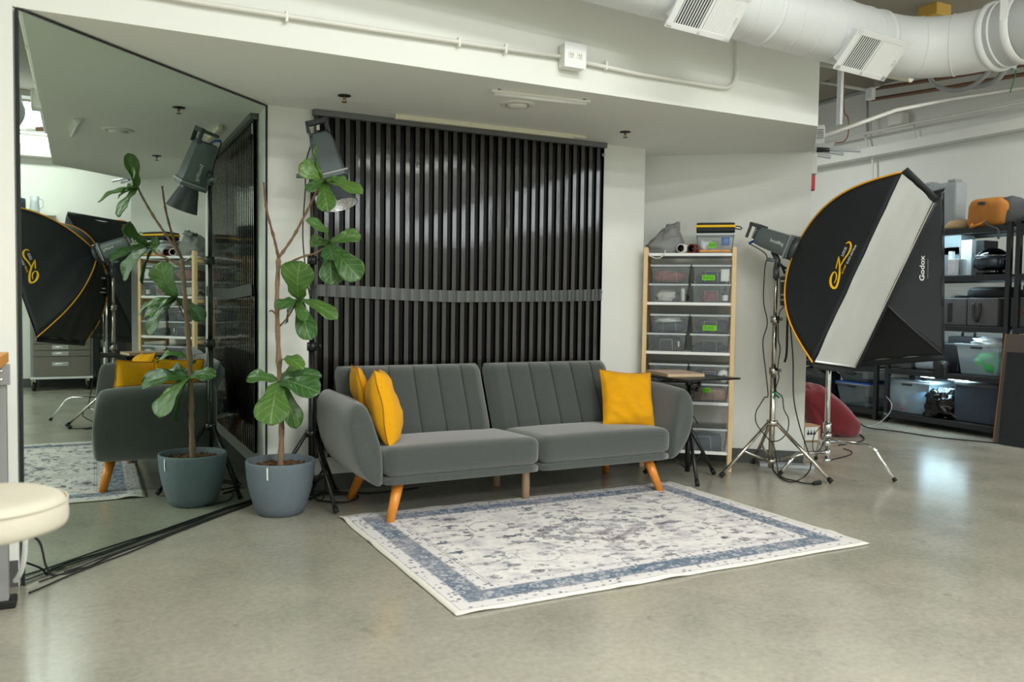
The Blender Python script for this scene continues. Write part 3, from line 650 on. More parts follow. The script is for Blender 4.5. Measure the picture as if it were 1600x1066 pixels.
def small(name, label, cat, c, hx, hy, hz, mat, bev=.006):
    mb = MB(); mb.obox(c, V((hx, 0, 0)), V((0, hy, 0)), V((0, 0, hz))); return tag(mb.build(name, M[mat], bevel=bev), label, cat)
small('junction_box', 'small white junction box on the right wall conduit', 'electrical box', pr(1404, 187, 7.78), .06, .09, .06, 'white')
small('smoke_sensor', 'white sensor block hanging below the duct elbow', 'sensor', pr(1360, 147, 7.2), .03, .04, .06, 'whitebright')
small('chrome_fitting', 'small chrome pipe fitting just under the duct elbow', 'fitting', pr(1370, 131, 7.2), .02, .03, .04, 'chrome')
c = V((4.3, 0, 0)); p = AX(1460, 15, 6.2)
t = thing('ceiling_fixture', 'yellow boxy fixture under the ceiling behind the duct', 'fixture', p)
p = p - V((0, 0, .02)); mb = MB(); mb.obox(p, V((.09, 0, 0)), V((0, .09, 0)), V((0, 0, .05))); mb.build('body', M['yellowbox'], t, bevel=.008)
mb = MB(); mb.obox(p + V((0, 0, .062)), V((.07, 0, 0)), V((0, .07, 0)), V((0, 0, .012))); mb.build('cap', M['black'], t)
mb = MB(); mb.bar(p + V((0, 0, .05)), V((p.x, p.y, ZC)), .01, 6); mb.build('hanger', M['black'], t)
# wall-end fittings
e0 = RW1 + NR * .07
p = on(1281, 210, NR, 6.18)
t = thing('emergency_light', 'small white slotted emergency light on the corner of the angled wall', 'lamp', p)
mb = MB(); mb.obox(p, ER * .03, (NR * .5 + V((0, 0, .5))) * .03, V((0, 0, .05)) - NR * .02); mb.build('body', M['whitebright'], t, bevel=.006)
mb = MB()
for k in range(5): mb.obox(p - NR * .035 + V((0, 0, -.03 + k * .014)), ER * .02, NR * .003, V((0, 0, .003)))
mb.build('slots', M['greysteel'], t)
p = RW1 + NR * .06 + ER * .018 + V((0, 0, 2.10)); mb = MB(); mb.obox(p, ER * .018, NR * .045, V((0, 0, .07))); tag(mb.build('switch_box', M['white'], bevel=.004), 'white switch box on the end of the angled wall above the red strobe', 'electrical box')
p = RW1 + NR * .06 + ER * .014 + V((0, 0, 1.97)); mb = MB(); mb.obox(p, ER * .014, NR * .028, V((0, 0, .05))); tag(mb.build('alarm_pull', M['redplastic'], bevel=.004), 'red alarm unit on the end of the angled wall', 'alarm')
RN = (NR.x, NR.y, 0)
t = thing('clear_rods', 'bundle of clear tubes and a black clamp sticking out behind the angled wall', 'rods', on(1300, 240, RN, 6.21))
for i, (a, b) in enumerate((((1262, 231), (1345, 236)), ((1262, 233), (1318, 241)), ((1262, 240), (1298, 246)))):
    mb = MB(); mb.bar(on(*a, RN, 6.20), on(*b, RN, 6.20), .011); mb.build('tube', M['clearrim'], t)
mb = MB(); mb.bar(on(1276, 234, RN, 6.20), on(1296, 235, RN, 6.20), .018); mb.build('clamp', M['black'], t)
#@@SOFA
SA = math.radians(1.6); SX, SY = 2.135, 4.27
t = thing('sofa', 'charcoal grey channel-back futon sofa with orange wooden legs standing by the rug', 'sofa', (SX, SY, 0), SA)
def loc(tt):
    m = chain(tt)
    return m
SM = chain(t)
def S(x, y, z): return SM @ V((x, y, z))
def rbox(x0, x1, y0, y1, z0, z1, r, crown=0, n=(14, 8, 5), fn=None):
    """rounded upholstered block as a grid-subdivided superellipsoid box"""
    mb = MB(); cx, cy, cz = (x0 + x1) / 2, (y0 + y1) / 2, (z0 + z1) / 2; hx, hy, hz = (x1 - x0) / 2, (y1 - y0) / 2, (z1 - z0) / 2
    bm = bmesh_cube(n)
    vs = []
    for p in bm[0]:
        q = V((p.x * hx, p.y * hy, p.z * hz)); k = V((max(-hx + r, min(hx - r, q.x)), max(-hy + r, min(hy - r, q.y)), max(-hz + r, min(hz - r, q.z))))
        d = q - k
        # push to rounded surface
        m_ = max(abs(d.x), abs(d.y), abs(d.z))
        if m_ > 1e-6 and d.length > 1e-6: q = k + d.normalized() * m_ if d.length > m_ else q
        u, v_ = q.x / hx, q.y / hy
        q.z += crown * (1 - u * u) * (1 - v_ * v_) * (1 if q.z > 0 else 0)
        q = V((cx + q.x, cy + q.y, cz + q.z))
        vs.append(fn(q) if fn else q)
    mb.add(vs, bm[1], True); return mb
_bc = {}
def bmesh_cube(n):
    if n in _bc: return _bc[n]
    vs = []; idx = {}; fs = []
    def vi(p):
        k = tuple(round(x, 5) for x in p)
        if k not in idx: idx[k] = len(vs); vs.append(V(p))
        return idx[k]
    # cluster samples near edges
    def ss(m): return [math.copysign(abs(t_) ** .6, t_) for t_ in [-1 + 2 * i / m for i in range(m + 1)]]
    A = [ss(m) for m in n]
    for ax in range(3):
        b, c = [(1, 2), (2, 0), (0, 1)][ax]
        for s in (-1, 1):
            for i in range(n[b]):
                for j in range(n[c]):
                    q = []
                    for di, dj in ((0, 0), (1, 0), (1, 1), (0, 1)):
                        p = [0, 0, 0]; p[ax] = s; p[b] = A[b][i + di]; p[c] = A[c][j + dj]; q.append(vi(p))
                    fs.append(tuple(q if s > 0 else q[::-1]))
    _bc[n] = (vs, fs); return _bc[n]
def lc(mb): mb.v = [SM @ x for x in mb.v]; return mb     # local coordinates to the world
# seat frame, cushions
for s, (x0, x1) in ((0, (-.885, -.004)), (1, (.004, .885))):
    def sag(q): q.z -= .018 * max(0, (q.y + .35) / .55); return q
    lc(rbox(x0, x1, -.355, .19, .235, .385, .045, .014, (16, 10, 6), sag)).build('seat_cushion', M['sofa'], t)
    lc(rbox(x0 + .004, x1 - .002, -.34, .26, .190, .240, .02, 0, (10, 6, 4))).build('seat_frame', M['sofa'], t)
# back cushions: six vertical channels each
def back(x0, x1):
    nx, nz = 84, 16; hx = (x1 - x0); mb = MB()
    def P(u, v, side):
        ch = abs(math.sin(PI * u * 6)); edge = min(1, min(u, 1 - u) * 14)
        pu = (ch ** .45) * .010 - .010
        z = v; th = .062 * (min(1, min(v, 1 - v) * 9 + .0) ** .5) * (edge ** .5) if 0 < v < 1 and 0 < u < 1 else 0
        ins = .02 * (1 - min(1, min(v, 1 - v) * 12)) ; inx = .02 * (1 - min(1, min(v, 1 - v) * 12))
        x = x0 + inx + (hx - 2 * inx) * u
        lx_, lz = 0, v * .455
        off = th + (pu if side > 0 else 0) * min(1, edge) * (1 if .02 < v < .98 else 0)
        base = V((x, .115 + v * .185, .335 + v * .415)); nrm = V((0, -.915, .40))
        return base + nrm * (off * side) + nrm * -.02
    rows = [[P(j / nx, i / nz, 1) for j in range(nx + 1)] for i in range(nz + 1)]
    mb.grid(rows); rows = [[P(j / nx, i / nz, -1) for j in range(nx + 1)][::-1] for i in range(nz + 1)]; mb.grid(rows); return mb
bk = []
for x0, x1 in ((-.955, -.064), (-.048, .845)):
    b = lc(back(x0, x1)).build('back_cushion', M['sofa'], t); bk.append(b)
    mb = MB()
    for k in range(1, 6):
        x = x0 + (x1 - x0) * k / 6
        mb.tube([SM @ V((x, .115 + v * .185 + -.915 * (.046), .335 + v * .415 + .40 * .046)) - SM.to_3x3() @ V((0, -.915 * .004, .4 * .004)) for v in (.06, .3, .6, .94)], .0016, 5)
    mb.build('channel_seams', M['seam'], b)
# arms: leaf-shaped outline swept front to back
def arm(s):
    out = [(-.885, .20), (-.905, .188), (-.95, .215), (-1.005, .275), (-1.045, .36), (-1.068, .46), (-1.072, .55), (-1.05, .605), (-1.012, .628), (-.972, .612), (-.945, .56), (-.925, .49), (-.905, .42), (-.888, .34), (-.884, .26)]
    # refine the outline
    pts = smooth([V((a, 0, b)) for a, b in out + [out[0]]], 3)[:-1]
    c = V((-.975, 0, .42)); rows = []
    for y, k in ((-.350, .0), (-.352, .45), (-.350, .70), (-.338, .86), (-.315, .95), (-.28, 1), (-.1, 1.0), (.1, 1), (.22, 1), (.262, .95), (.285, .84), (.292, .6), (.292, 0)):
        row = []
        for p in pts:
            d = p - c; q = c + V((d.x * (1 - (1 - k) * .9 if k < 1 else 1), 0, d.z * k if k < .8 else d.z * (1 - (1 - k) * .35)))
            if k < .8: q = c + d * (k * .93 / .8)
            top = max(0, (q.z - .4) / .23)
            row.append(V((q.x * s * -1, y + (.03 * top if y < 0 else 0), q.z - (.02 * top * max(0, -(y + .05)) / .3))))
        if s > 0: row = row[::-1]
        rows.append(row)
    mb = MB(); mb.grid(rows, cu=True); return lc(mb)
for s in (-1, 1):
    a = arm(s).build('arm', M['sofa'], t, sub=1)
    mb = MB(); pts = smooth([V((-.985, 0, .632)), V((-.985, 0, .632))], 2)
    mb.tube([S(s * (1.012), y, .6305 - .02 * max(0, -(y + .05)) / .3) for y in (-.27, -.1, .1, .22)], .0016, 5); mb.build('arm_seam', M['seam'], a)
for s in (-1, 1):
    mb = MB(); mb.cone(S(s * .78, -.255, .20), S(s * .845, -.305, .0), .030, .0215, 20); mb.build('leg', M['legwood'], t, label='front wooden leg')
    mb = MB(); mb.cone(S(s * .80, .22, .20), S(s * .865, .29, .0), .030, .0215, 20); mb.build('leg', M['legwood'], t, label='rear wooden leg')
mb = MB(); mb.bar(S(.02, -.14, .20), S(.02, -.14, 0), .0225, 20); mb.build('leg', M['beech'], t, label='plain round middle leg')
mb = MB(); mb.bar(S(.03, .24, .20), S(.03, .24, 0), .0225, 20); mb.build('leg', M['beech'], t, label='plain round rear middle leg')

# cushions
def pillow(name, label, c, right, up, w_, h_, th, seed, amp=1.0):
    c, right, up = V(c), V(right).normalized(), V(up).normalized(); n_ = right.cross(up).normalized(); up = n_.cross(right)
    t = thing(name, label, 'cushion', c - up * h_ / 2)
    N = 26; sides = []
    for s in (1, -1):
        rows = []
        for i in range(N + 1):
            row = []
            for j in range(N + 1):
                u, v_ = -1 + 2 * j / N, -1 + 2 * i / N
                e = (1 - u * u) * (1 - v_ * v_)
                puff = th * (e ** .42) + .0
                pin = 1 - .085 * (1 - abs(v_) ** 2.5) * 0 - .07 * (1 - v_ ** 2) * abs(u) ** 3
                pin2 = 1 - .07 * (1 - u ** 2) * abs(v_) ** 3
                p = V((u * pin * w_ / 2, v_ * pin2 * h_ / 2, s * puff))
                rad = math.hypot(u, v_)
                wr = noise.noise(V((u * 1.4 + seed, v_ * 3.6 + u * 1.2, s * 2.0 + seed))) * .020 + noise.noise(V((u * 3 + seed, v_ * 7, s))) * .008
                p.z += wr * min(1, e * 2.2) * amp
                fold = noise.noise(V((u * 1.3, v_ * 1.3, seed * 2.0))) * .018; p.z += fold
                p.x += noise.noise(V((v_ * 2.2, seed, 1))) * .008
                row.append(c + right * p.x + up * p.y + n_ * p.z)
            rows.append(row if s > 0 else row[::-1])
        sides.append(rows)
    mb = MB(); mb.grid(sides[0]); mb.grid(sides[1]); body = mb.build('cover', M['mustard'], t)
    r0 = sides[0]; edge = [r0[0][j] for j in range(N + 1)] + [r0[i][N] for i in range(N + 1)] + [r0[N][N - j] for j in range(N + 1)] + [r0[N - i][0] for i in range(N + 1)]
    mb = MB(); mb.tube(edge, .0032, 5); mb.build('seam', mk('mustard_seam_%d' % seed, (176, 116, 10), .9), body)
    return t
# leaning on the left arm: seen edge-on; leaning in the right corner: seen face-on
pillow('throw_pillow', 'mustard yellow throw pillow seen edge-on, leaning on the left arm of the sofa', S(-.800, -.085, .555), (.34, .93, -.05), (-.20, .03, .97), .36, .40, .082, 3, .35)
pillow('throw_pillow', 'rumpled mustard yellow throw pillow seen face-on in the right corner of the sofa', S(.765, -.065, .530), (.95, -.26, -.05), (.17, .36, .90), .335, .365, .07, 8, 1.3)
pillow('throw_pillow', 'mustard yellow throw pillow with its corner peeking out behind the left edge-on pillow', S(-.872, .085, .60), (.15, .98, -.05), (-.20, .02, .97), .28, .33, .04, 5, .2)

# rug
mb = MB(); c4 = [V((1.118, 2.650, 0)), V((3.222, 2.700, 0)), V((3.200, 4.180, 0)), V((1.104, 4.160, 0))]
rc = (c4[0] + c4[1] + c4[2] + c4[3]) / 4; ra = math.atan2((c4[1] - c4[0]).y, (c4[1] - c4[0]).x) * .5 + math.atan2((c4[2] - c4[3]).y, (c4[2] - c4[3]).x) * .5
NX, NY = 90, 60; rows = []
for i in range(NY + 1):
    row = []
    for j in range(NX + 1):
        u, v_ = -1 + 2 * j / NX, -1 + 2 * i / NY
        ed = max(abs(u), abs(v_)); h = .006 + max(0, noise.noise(V((u * 5, v_ * 5, 3))) - .1) * .02 * max(0, (ed - .86) / .14)
        x, y = u * HW, v_ * HH
        x += .006 * noise.noise(V((v_ * 4, 1, 1))) * abs(u) ** 8; y += .006 * noise.noise(V((u * 5, 7, 1))) * abs(v_) ** 8
        row.append(V((x, y, h)))
    rows.append(row)
mb.grid(rows)
o = mb.build('area_rug', M['rug'], solid=.005); o.location = rc; o.rotation_euler = (0, 0, ra); tag(o, 'distressed cream and blue grey patterned area rug on the concrete floor', 'rug')
#@@PLANT
PX, PY = .848, 4.372
t = thing('potted_fig', 'tall fiddle leaf fig in a round blue grey pot left of the sofa', 'plant', (PX, PY, 0))
prof = [(0, 0), (.104, 0), (.118, .008), (.136, .05), (.156, .12), (.169, .19), (.175, .255), (.176, .272), (.174, .278), (.166, .278), (.163, .27), (.160, .24), (0, .235)]
mb = MB(); mb.lathe(prof[:10] + [(.163, .27), (.158, .235)], (PX, PY, 0), n=56); pot = mb.build('pot', M['potmat'], t)
a = AY(396, 742, PY - .165); mb = MB(); th0 = math.atan2(a.y - PY, a.x - PX)
th0 = math.radians(238)
rows = [[V((PX + r * math.cos(th0 + q), PY + r * math.sin(th0 + q), z)) for q in (-.024, .024)] for r, z in ((.1775, .268), (.178, .262), (.1775, .23), (.1745, .205))]
mb.grid(rows); mb.build('white_tag', M['whitetext'], pot)
mb = MB(); rows = []
for i in range(9):
    rows.append([V((PX + .16 * i / 8 * math.cos(k * PI / 16), PY + .16 * i / 8 * math.sin(k * PI / 16), .243 + .008 * noise.noise(V((i * .9, k * .6, 0))))) for k in range(32)])
mb.grid(rows, cu=True)
for k in range(150):
    q, r = rnd() * 2 * PI, .155 * rnd() ** .5; c = V((PX + r * math.cos(q), PY + r * math.sin(q), .248)); d = V((rnd() - .5, rnd() - .5, (rnd() - .5) * .4)).normalized()
    mb.obox(c, d * (.004 + rnd() * .007), d.orthogonal().normalized() * .004, d.cross(d.orthogonal()).normalized() * .002)
mb.build('soil', M['soil'], t)
def rj(pts, r0, r1, name, mat='bark', seed=0):
    P = smooth(pts, 8); n = len(P); mb = MB()
    rr = [(r0 + (r1 - r0) * i / (n - 1)) * (1 + .13 * math.sin(i * 1.9 + seed) + (.25 if i % 7 == 3 else 0)) for i in range(n)]
    mb.tube(P, rr, 9); return mb.build(name, M[mat], t)
FK = V((.826, 4.318, 1.318))
rj([V((PX, PY, .235)), V((.852, 4.366, .45)), V((.838, 4.358, .75)), V((.822, 4.335, 1.08)), FK], .0155, .0105, 'trunk')
cl1 = V((1.004, 4.118, 1.695)); cl2 = V((1.049, 4.171, 1.392)); cl3 = V((.922, 4.300, 1.108)); cl4 = V((.836, 4.352, .69))
rj([FK, V((.80, 4.28, 1.40)), V((.752, 4.235, 1.55)), V((.735, 4.215, 1.68))], .0075, .0045, 'branch', 'twig', 1)
rj([FK, V((.885, 4.26, 1.42)), V((.935, 4.19, 1.54)), V((.975, 4.14, 1.64)), cl1], .0075, .005, 'branch', 'bark', 2)
rj([V((.826, 4.322, 1.27)), V((.93, 4.25, 1.325)), V((.99, 4.21, 1.345)), cl2], .006, .0045, 'branch', 'bark', 3)
rj([V((.832, 4.345, .965)), V((.875, 4.325, 1.02)), cl3], .0045, .0035, 'branch', 'twig', 4)
rj([V((.828, 4.34, 1.02)), V((.80, 4.345, 1.05)), V((.785, 4.35, 1.045))], .005, .003, 'branch', 'twig', 5)
LEAF_N = 0
def leaf(base, tip, width, nrm=None, droop=.03, fold=.16, curl=0.0, seed=0):
    base, tip = V(base), V(tip); ax = tip - base; L = ax.length; ax.normalize()
    vd = nrm if nrm is not None else (V((0, 0, HC)) - base)
    vd = V(vd); n_ = (vd - ax * vd.dot(ax)).normalized(); sd = ax.cross(n_)
    NU, NV = 12, 20; rows = []
    for i in range(NV + 1):
        v_ = i / NV
        wv = (.16 + .25 * math.sin(PI * min(1, v_ * 1.7)) * (v_ < .6) + 0)
        # fiddle outline
        k = [(0, .05), (.08, .34), (.2, .52), (.35, .56), (.5, .74), (.65, .94), (.77, 1.0), (.88, .86), (.95, .58), (1, .06)]
        for a_, b_ in zip(k, k[1:]):
            if a_[0] <= v_ <= b_[0]:
                f = (v_ - a_[0]) / (b_[0] - a_[0]); wv = a_[1] + (b_[1] - a_[1]) * f; break
        c = base + ax * (L * v_) + n_ * (droop * math.sin(PI * v_)) - V((0, 0, curl * v_ * v_))
        row = []
        for j in range(NU + 1):
            u = -1 + 2 * j / NU
            wav = .0045 * math.sin(v_ * 15 + seed + (3 if u > 0 else 0)) * abs(u) ** 2 + .005 * noise.noise(V((u * 2, v_ * 4, seed)))
            vein = -.0022 * abs(math.sin((v_ * 6 - abs(u) * .5 * 3.2) * PI)) * (abs(u) < .9)
            row.append(c + sd * (u * wv * width / 2) + n_ * (abs(u) ** 1.3 * fold * width / 2 * wv + wav + vein))
        rows.append(row)
    mb = MB(); mb.grid(rows, uv=True); return mb.build('leaf', M['leaf'], t, solid=.0012)
def lf(b, tp, db, dt, w, twist=None, droop=.02, **k):
    """leaf from depths along the viewing ray: b,tp pixel targets; db,dt world y of each end"""
    B = b if isinstance(b, Vector) else AY(b[0], b[1], db); T = AY(tp[0], tp[1], dt); return leaf(B, T, w, twist, droop, **k)
tocam = V((-.45, -.9, .25))
lf(cl1, (468, 257), 0, 4.10, .105, tocam, .015, seed=1)
lf(cl1, (566, 303), 0, 3.93, .085, tocam + V((0, 0, .9)), .02, seed=2)
lf(cl1, (543, 288), 0, 4.05, .075, tocam + V((0, 0, .9)), .02, seed=3)
lf(cl1, (480, 299), 0, 4.02, .062, tocam, .01, seed=4)
lf(cl1, (513, 331), 0, 4.02, .100, tocam, .01, seed=5)
lf(cl2, (478, 345), 0, 4.05, .075, tocam + V((.3, 0, .4)), .035, seed=6)
lf(cl2, (564, 368), 0, 4.12, .090, tocam + V((0, 0, .3)), .02, seed=7)
lf(cl2 + V((.004, 0, -.01)), (563, 437), 0, 4.05, .135, tocam, .02, seed=8)
lf(cl2 + V((0, .02, -.02)), (517, 446), 0, 4.14, .135, tocam + V((.6, 0, 0)), .01, seed=9)
lf(cl2, (484, 376), 0, 4.22, .07, tocam, .01, seed=10)
lf(cl2, (520, 405), 0, 3.98, .105, tocam, .015, seed=11)
lf(cl3, (469, 408), 0, 4.22, .190, tocam + V((-.15, 0, 0)), .02, fold=.1, seed=12)
lf(cl3, (437, 484), 0, 4.20, .095, tocam + V((0, 0, .9)), .02, seed=13)
lf(cl3, (527, 499), 0, 4.12, .085, tocam + V((0, 0, .9)), .03, seed=14)
lf(cl3, (486, 532), 0, 4.16, .110, tocam, .02, seed=15)
lf(cl3, (477, 502), 0, 4.14, .062, tocam, .02, seed=16)
t4 = V((.838, 4.352, .79))
lf(t4, (474, 577), 0, 4.20, .085, tocam + V((.2, 0, 1)), .04, seed=17)
lf(cl4, (503, 588), 0, 4.28, .080, tocam + V((0, 0, .9)), .035, seed=18)
lf(cl4, (500, 614), 0, 4.13, .135, tocam + V((0, 0, .5)), .025, seed=19)
lf(cl4, (386, 590), 0, 4.47, .090, tocam + V((0, 0, .6)), .02, seed=20)
lf(cl4, (423, 665), 0, 4.20, .185, tocam, .025, fold=.1, seed=21)
lf(cl4, (463, 670), 0, 4.30, .110, tocam + V((.7, 0, 0)), .015, seed=22)
lf(cl4, (470, 573), 0, 4.40, .070, tocam, .02, seed=23)
# leaves pointing into the room corner, seen mostly in the mirror
leaf(cl1, cl1 + V((-.05, -.05, .17)), .08, V((-1, .2, .1)), .01, seed=24)
leaf(cl3, cl3 + V((-.03, .14, -.12)), .09, V((-1, .2, .2)), .015, seed=25)

# cables on the floor
def cable(name, label, pts, r=.004, mat='rubber', cat='cable', ends=None):
    mb = MB(); mb.tube(smooth(pts, 6), r, 7); return tag(mb.build(name, M[mat]), label, cat)
def gp(*px, z=.005, off=.014):
    out = []
    for a, b in px:
        p = G(a, b, z); oo = .010 + off * (.25 + 1.3 * max(0, 1 - a / 400)); k = MN.dot(p) - (MD - oo - .005 * math.sin(a * .045 + off * 300))
        if k > 0 and p.x < .9: p = p - MN * k
        out.append(p)
    return out
cable('power_cable', 'black power cable on the floor from the pot to the lower left, outermost', gp((400, 782), (382, 792), (345, 806), (300, 822), (262, 834), (225, 846), (190, 860), (155, 867), (132, 884), (100, 903), (70, 915), (28, 924), off=.06), .0036)
cable('power_cable', 'black power cable running inside the bundle, dipping to the floor beside the stool', gp((402, 779), (380, 789), (340, 802), (300, 817), (250, 838), (200, 858), (165, 868), (140, 885), (118, 888), (100, 893), off=.030) + [G(84, 899, .005), G(72, 885, .06), AY(66, 860, 3.3), AY(60, 845, 3.2), AY(41, 829, 3.1)], .004)
cable('power_cable', 'dark cable curving away from the bundle near the pot and rejoining it', gp((398, 784), (365, 792), (330, 797), (300, 803), (282, 815), (262, 832), (225, 844), (180, 862), (130, 874), (85, 888), (30, 905), off=.016), .003)
cable('power_cable', 'thin grey cable lying along the mirror edge', gp((396, 783), (355, 800), (310, 815), (250, 836), (190, 856), (140, 870), (90, 880), (60, 882), (34, 884), off=.012), .003, 'seam')
cable('power_cable', 'coiled black cable on the floor behind the sofa corner', [V((1.0, 4.55, .006)), V((1.12, 4.66, .006)), V((1.26, 4.60, .012)), V((1.30, 4.50, .012)), V((1.20, 4.44, .006)), V((1.08, 4.52, .012)), V((1.10, 4.64, .018)), V((1.24, 4.68, .01)), V((1.40, 4.6, .006)), V((1.7, 4.62, .006))], .005)
#@@LIGHTS
def unit(v): return V(v).normalized()
def light_head(t, c, u, up, text=True, scale=1.0):
    """monolight body: c = centre of the front plate, u = beam direction"""
    u = unit(u); up = V(up); up = (up - u * up.dot(u)).normalized(); r = u.cross(up)
    s = scale; B = lambda a, b_, d: c + u * a * s + r * b_ * s + up * d * s
    mb = MB(); n = 8; prof = [(-.235, .046), (-.225, .052), (-.19, .056), (-.03, .064), (-.028, .07), (0, .07), (.0, .05)]
    rows = []
    for a, h in prof:
        ring_ = [(h, h * .55), (h * .72, h), (-h * .72, h), (-h, h * .55), (-h, -h * .55), (-h * .72, -h), (h * .72, -h), (h, -h * .55)]
        rows.append([B(a, x, y) for x, y in ring_])
    mb.grid(rows, smooth=False, cu=True); mb.add(rows[0], [tuple(range(8))]); mb.add(rows[-1], [tuple(range(8))[::-1]])
    body = mb.build('lamp_housing', M['lampgrey'], t, bevel=.003)
    mb = MB(); mb.obox(B(-.02, 0, 0), u * .004 * s, r * .0715 * s, up * .0715 * s); mb.build('trim_ring', M['greysteel'], body)
    mb = MB(); mb.obox(B(-.236, 0, 0), u * .003 * s, r * .04 * s, up * .044 * s); mb.build('control_panel', M['black'], body)
    mb = MB(); mb.obox(B(-.285, 0, .052), u * .012 * s, r * .050 * s, up * .010 * s); mb.obox(B(-.255, .045, .052), u * .036 * s, r * .006 * s, up * .010 * s); mb.obox(B(-.255, -.045, .052), u * .036 * s, r * .006 * s, up * .010 * s); mb.obox(B(-.285, .045, .012), u * .008 * s, r * .006 * s, up * .045 * s); mb.obox(B(-.285, -.045, .012), u * .008 * s, r * .006 * s, up * .045 * s)
    mb.build('rear_handle', M['darkgrey'], body, bevel=.002)
    for sd in (-1, 1):
        nn = r * sd; rt = u * sd
        mb = MB(); text_on(mb, 'SmallRig', .026 * s, B(-.13 if sd > 0 else -.05, sd * .0662, -.004), rt, up); mb.build('side_lettering', M['whitetext'], body)
        R_ = (up * .95 + u * .15).normalized(); mb = MB(); text_on(mb, 'RC220D', .021 * s, B(-.262 if sd < 0 else -.248, sd * .0515, -.035), R_ if sd > 0 else R_, nn.cross(R_)); mb.build('model_lettering', M['cream'], body)
    return body, B
def stand(name, label, base, hub_z, top_z, feet, mat, r0=.014, brace=True, cat='light stand', steps=3):
    bx, by = base; t = thing(name, label, cat, (bx, by, 0))
    z = hub_z - .26; mb = MB(); mb.bar((bx, by, max(.05, z * .3)), (bx, by, hub_z + (top_z - hub_z) * .36), r0 * 1.15, 14); mb.build('lower_tube', M[mat], t)
    mb = MB(); mb.bar((bx, by, hub_z + (top_z - hub_z) * .34), (bx, by, hub_z + (top_z - hub_z) * .70), r0 * .92, 14); mb.build('middle_tube', M[mat], t)
    mb = MB(); mb.bar((bx, by, hub_z + (top_z - hub_z) * .68), (bx, by, top_z), r0 * .72, 14); mb.build('upper_tube', M[mat], t)
    for f in (.35, .69):
        zz = hub_z + (top_z - hub_z) * f
        mb = MB(); mb.bar((bx, by, zz - .025), (bx, by, zz + .02), r0 * 1.75, 14); mb.bar((bx, by, zz), (bx + .035, by - .012, zz), .006); c = mb.build('collar', M[mat], t)
        mb = MB(); mb.lathe([(0, 0), (.012, 0), (.013, .012), (0, .014)], (bx + .035, by - .012, zz), (1, -.3, 0), 10); mb.build('knob', M['black' if mat != 'steel' else 'greysteel'], c)
    mb = MB(); mb.bar((bx, by, hub_z - .015), (bx, by, hub_z + .022), r0 * 2.2, 14); mb.build('leg_hub', M[mat], t)
    lowz = hub_z * .28
    mb = MB(); mb.bar((bx, by, lowz - .012), (bx, by, lowz + .012), r0 * 1.9, 14); mb.build('brace_hub', M[mat], t)
    for fx, fy in feet:
        d = V((fx - bx, fy - by, 0)); e = d.normalized(); top = V((bx, by, hub_z)) + e * r0 * 2; ft = V((fx, fy, .012))
        mb = MB(); mb.bar(top, ft, r0 * .72, 10); lg = mb.build('leg', M[mat], t)
        dd = (ft - top).normalized(); mb = MB(); mb.bar(ft - dd * .03, V((fx, fy, .0125)), r0 * .95, 10); mb.build('foot_cap', M['rubber'], lg)
        if brace:
            mb = MB(); k = top.lerp(ft, .52); mb.bar(V((bx, by, lowz)) + e * r0 * 1.6, k, r0 * .5, 8); mb.build('brace', M[mat], t)
    return t
# black stand with the bare-reflector light behind the plant
LB = (1.034, 4.487)
stand('light_stand', 'tall black tripod light stand between the plant and the sofa', LB, .385, 1.745, [(1.101, 4.212), (.803, 4.613), (1.22, 4.66)], 'blackmetal', .0145)
t = thing('studio_light', 'grey monolight with a round metal reflector on the tall black stand behind the plant', 'studio light', (LB[0], LB[1], 1.74))
u = unit((.22, -.30, -.92)); fc = V((1.128, 4.392, 1.735)); body, B = light_head(t, fc, u, V((-.3, -1, .3)), scale=1.12)
mb = MB(); mb.lathe([(.052, 0), (.052, .012), (.056, .02), (.086, .13), (.088, .135)], fc, u, 40); rf = mb.build('reflector', M['darkgrey'], t, label='dark outside of the flared reflector')
mb = MB(); mb.lathe([(.02, .004), (.050, .014), (.0545, .022), (.0845, .13), (.086, .134)], fc, u, 40); mb.build('silver_lining', M['silver'], rf)
mb = MB(); mb.lathe([(0, .03), (.02, .026), (.03, .004)], fc, u, 20); mb.build('bulb_dome', M['milky'], t)
for s in (-1, 1):
    pass
mb = MB(); pv = V((LB[0], LB[1], 1.80)); mb.bar(V((LB[0], LB[1], 1.735)), V((LB[0], LB[1], 1.785)), .017, 12); mb.tube([pv - V((0, 0, .02)), pv, B(-.12, 0, -.06)], .012, 10); mb.build('tilt_bracket', M['darkgrey'], t)
a = V((LB[0], LB[1], 1.765)); b = AY(463, 275, 4.50); mb = MB(); mb.tube([a, a.lerp(b, .25), b], [.006, .011, .012], 10); mb.build('tilt_handle', M['lampgrey'], t)
pts = [B(-.24, .02, -.01), B(-.27, .02, -.06), V((1.0, 4.5, 1.83)), V((.998, 4.49, 1.70)), V((.985, 4.49, 1.45)), V((1.01, 4.485, 1.2)), V((1.06, 4.48, .9)), V((1.05, 4.47, .6)), V((1.09, 4.5, .3)), V((1.12, 4.55, .02)), V((1.0, 4.6, .006)), V((.82, 4.55, .006)), V((.74, 4.42, .006))]
cable('power_cable', 'black cable dropping from the light head down the tall black stand', pts, .0035)
mb = MB(); mb.tube(smooth([B(-.238, .02, -.012), B(-.262, .02, -.035), B(-.27, .02, -.06)], 4), .0075, 8); tag(mb.build('blue_plug', M['bluelid']), 'small blue cable connector at the back of the light behind the plant', 'connector')

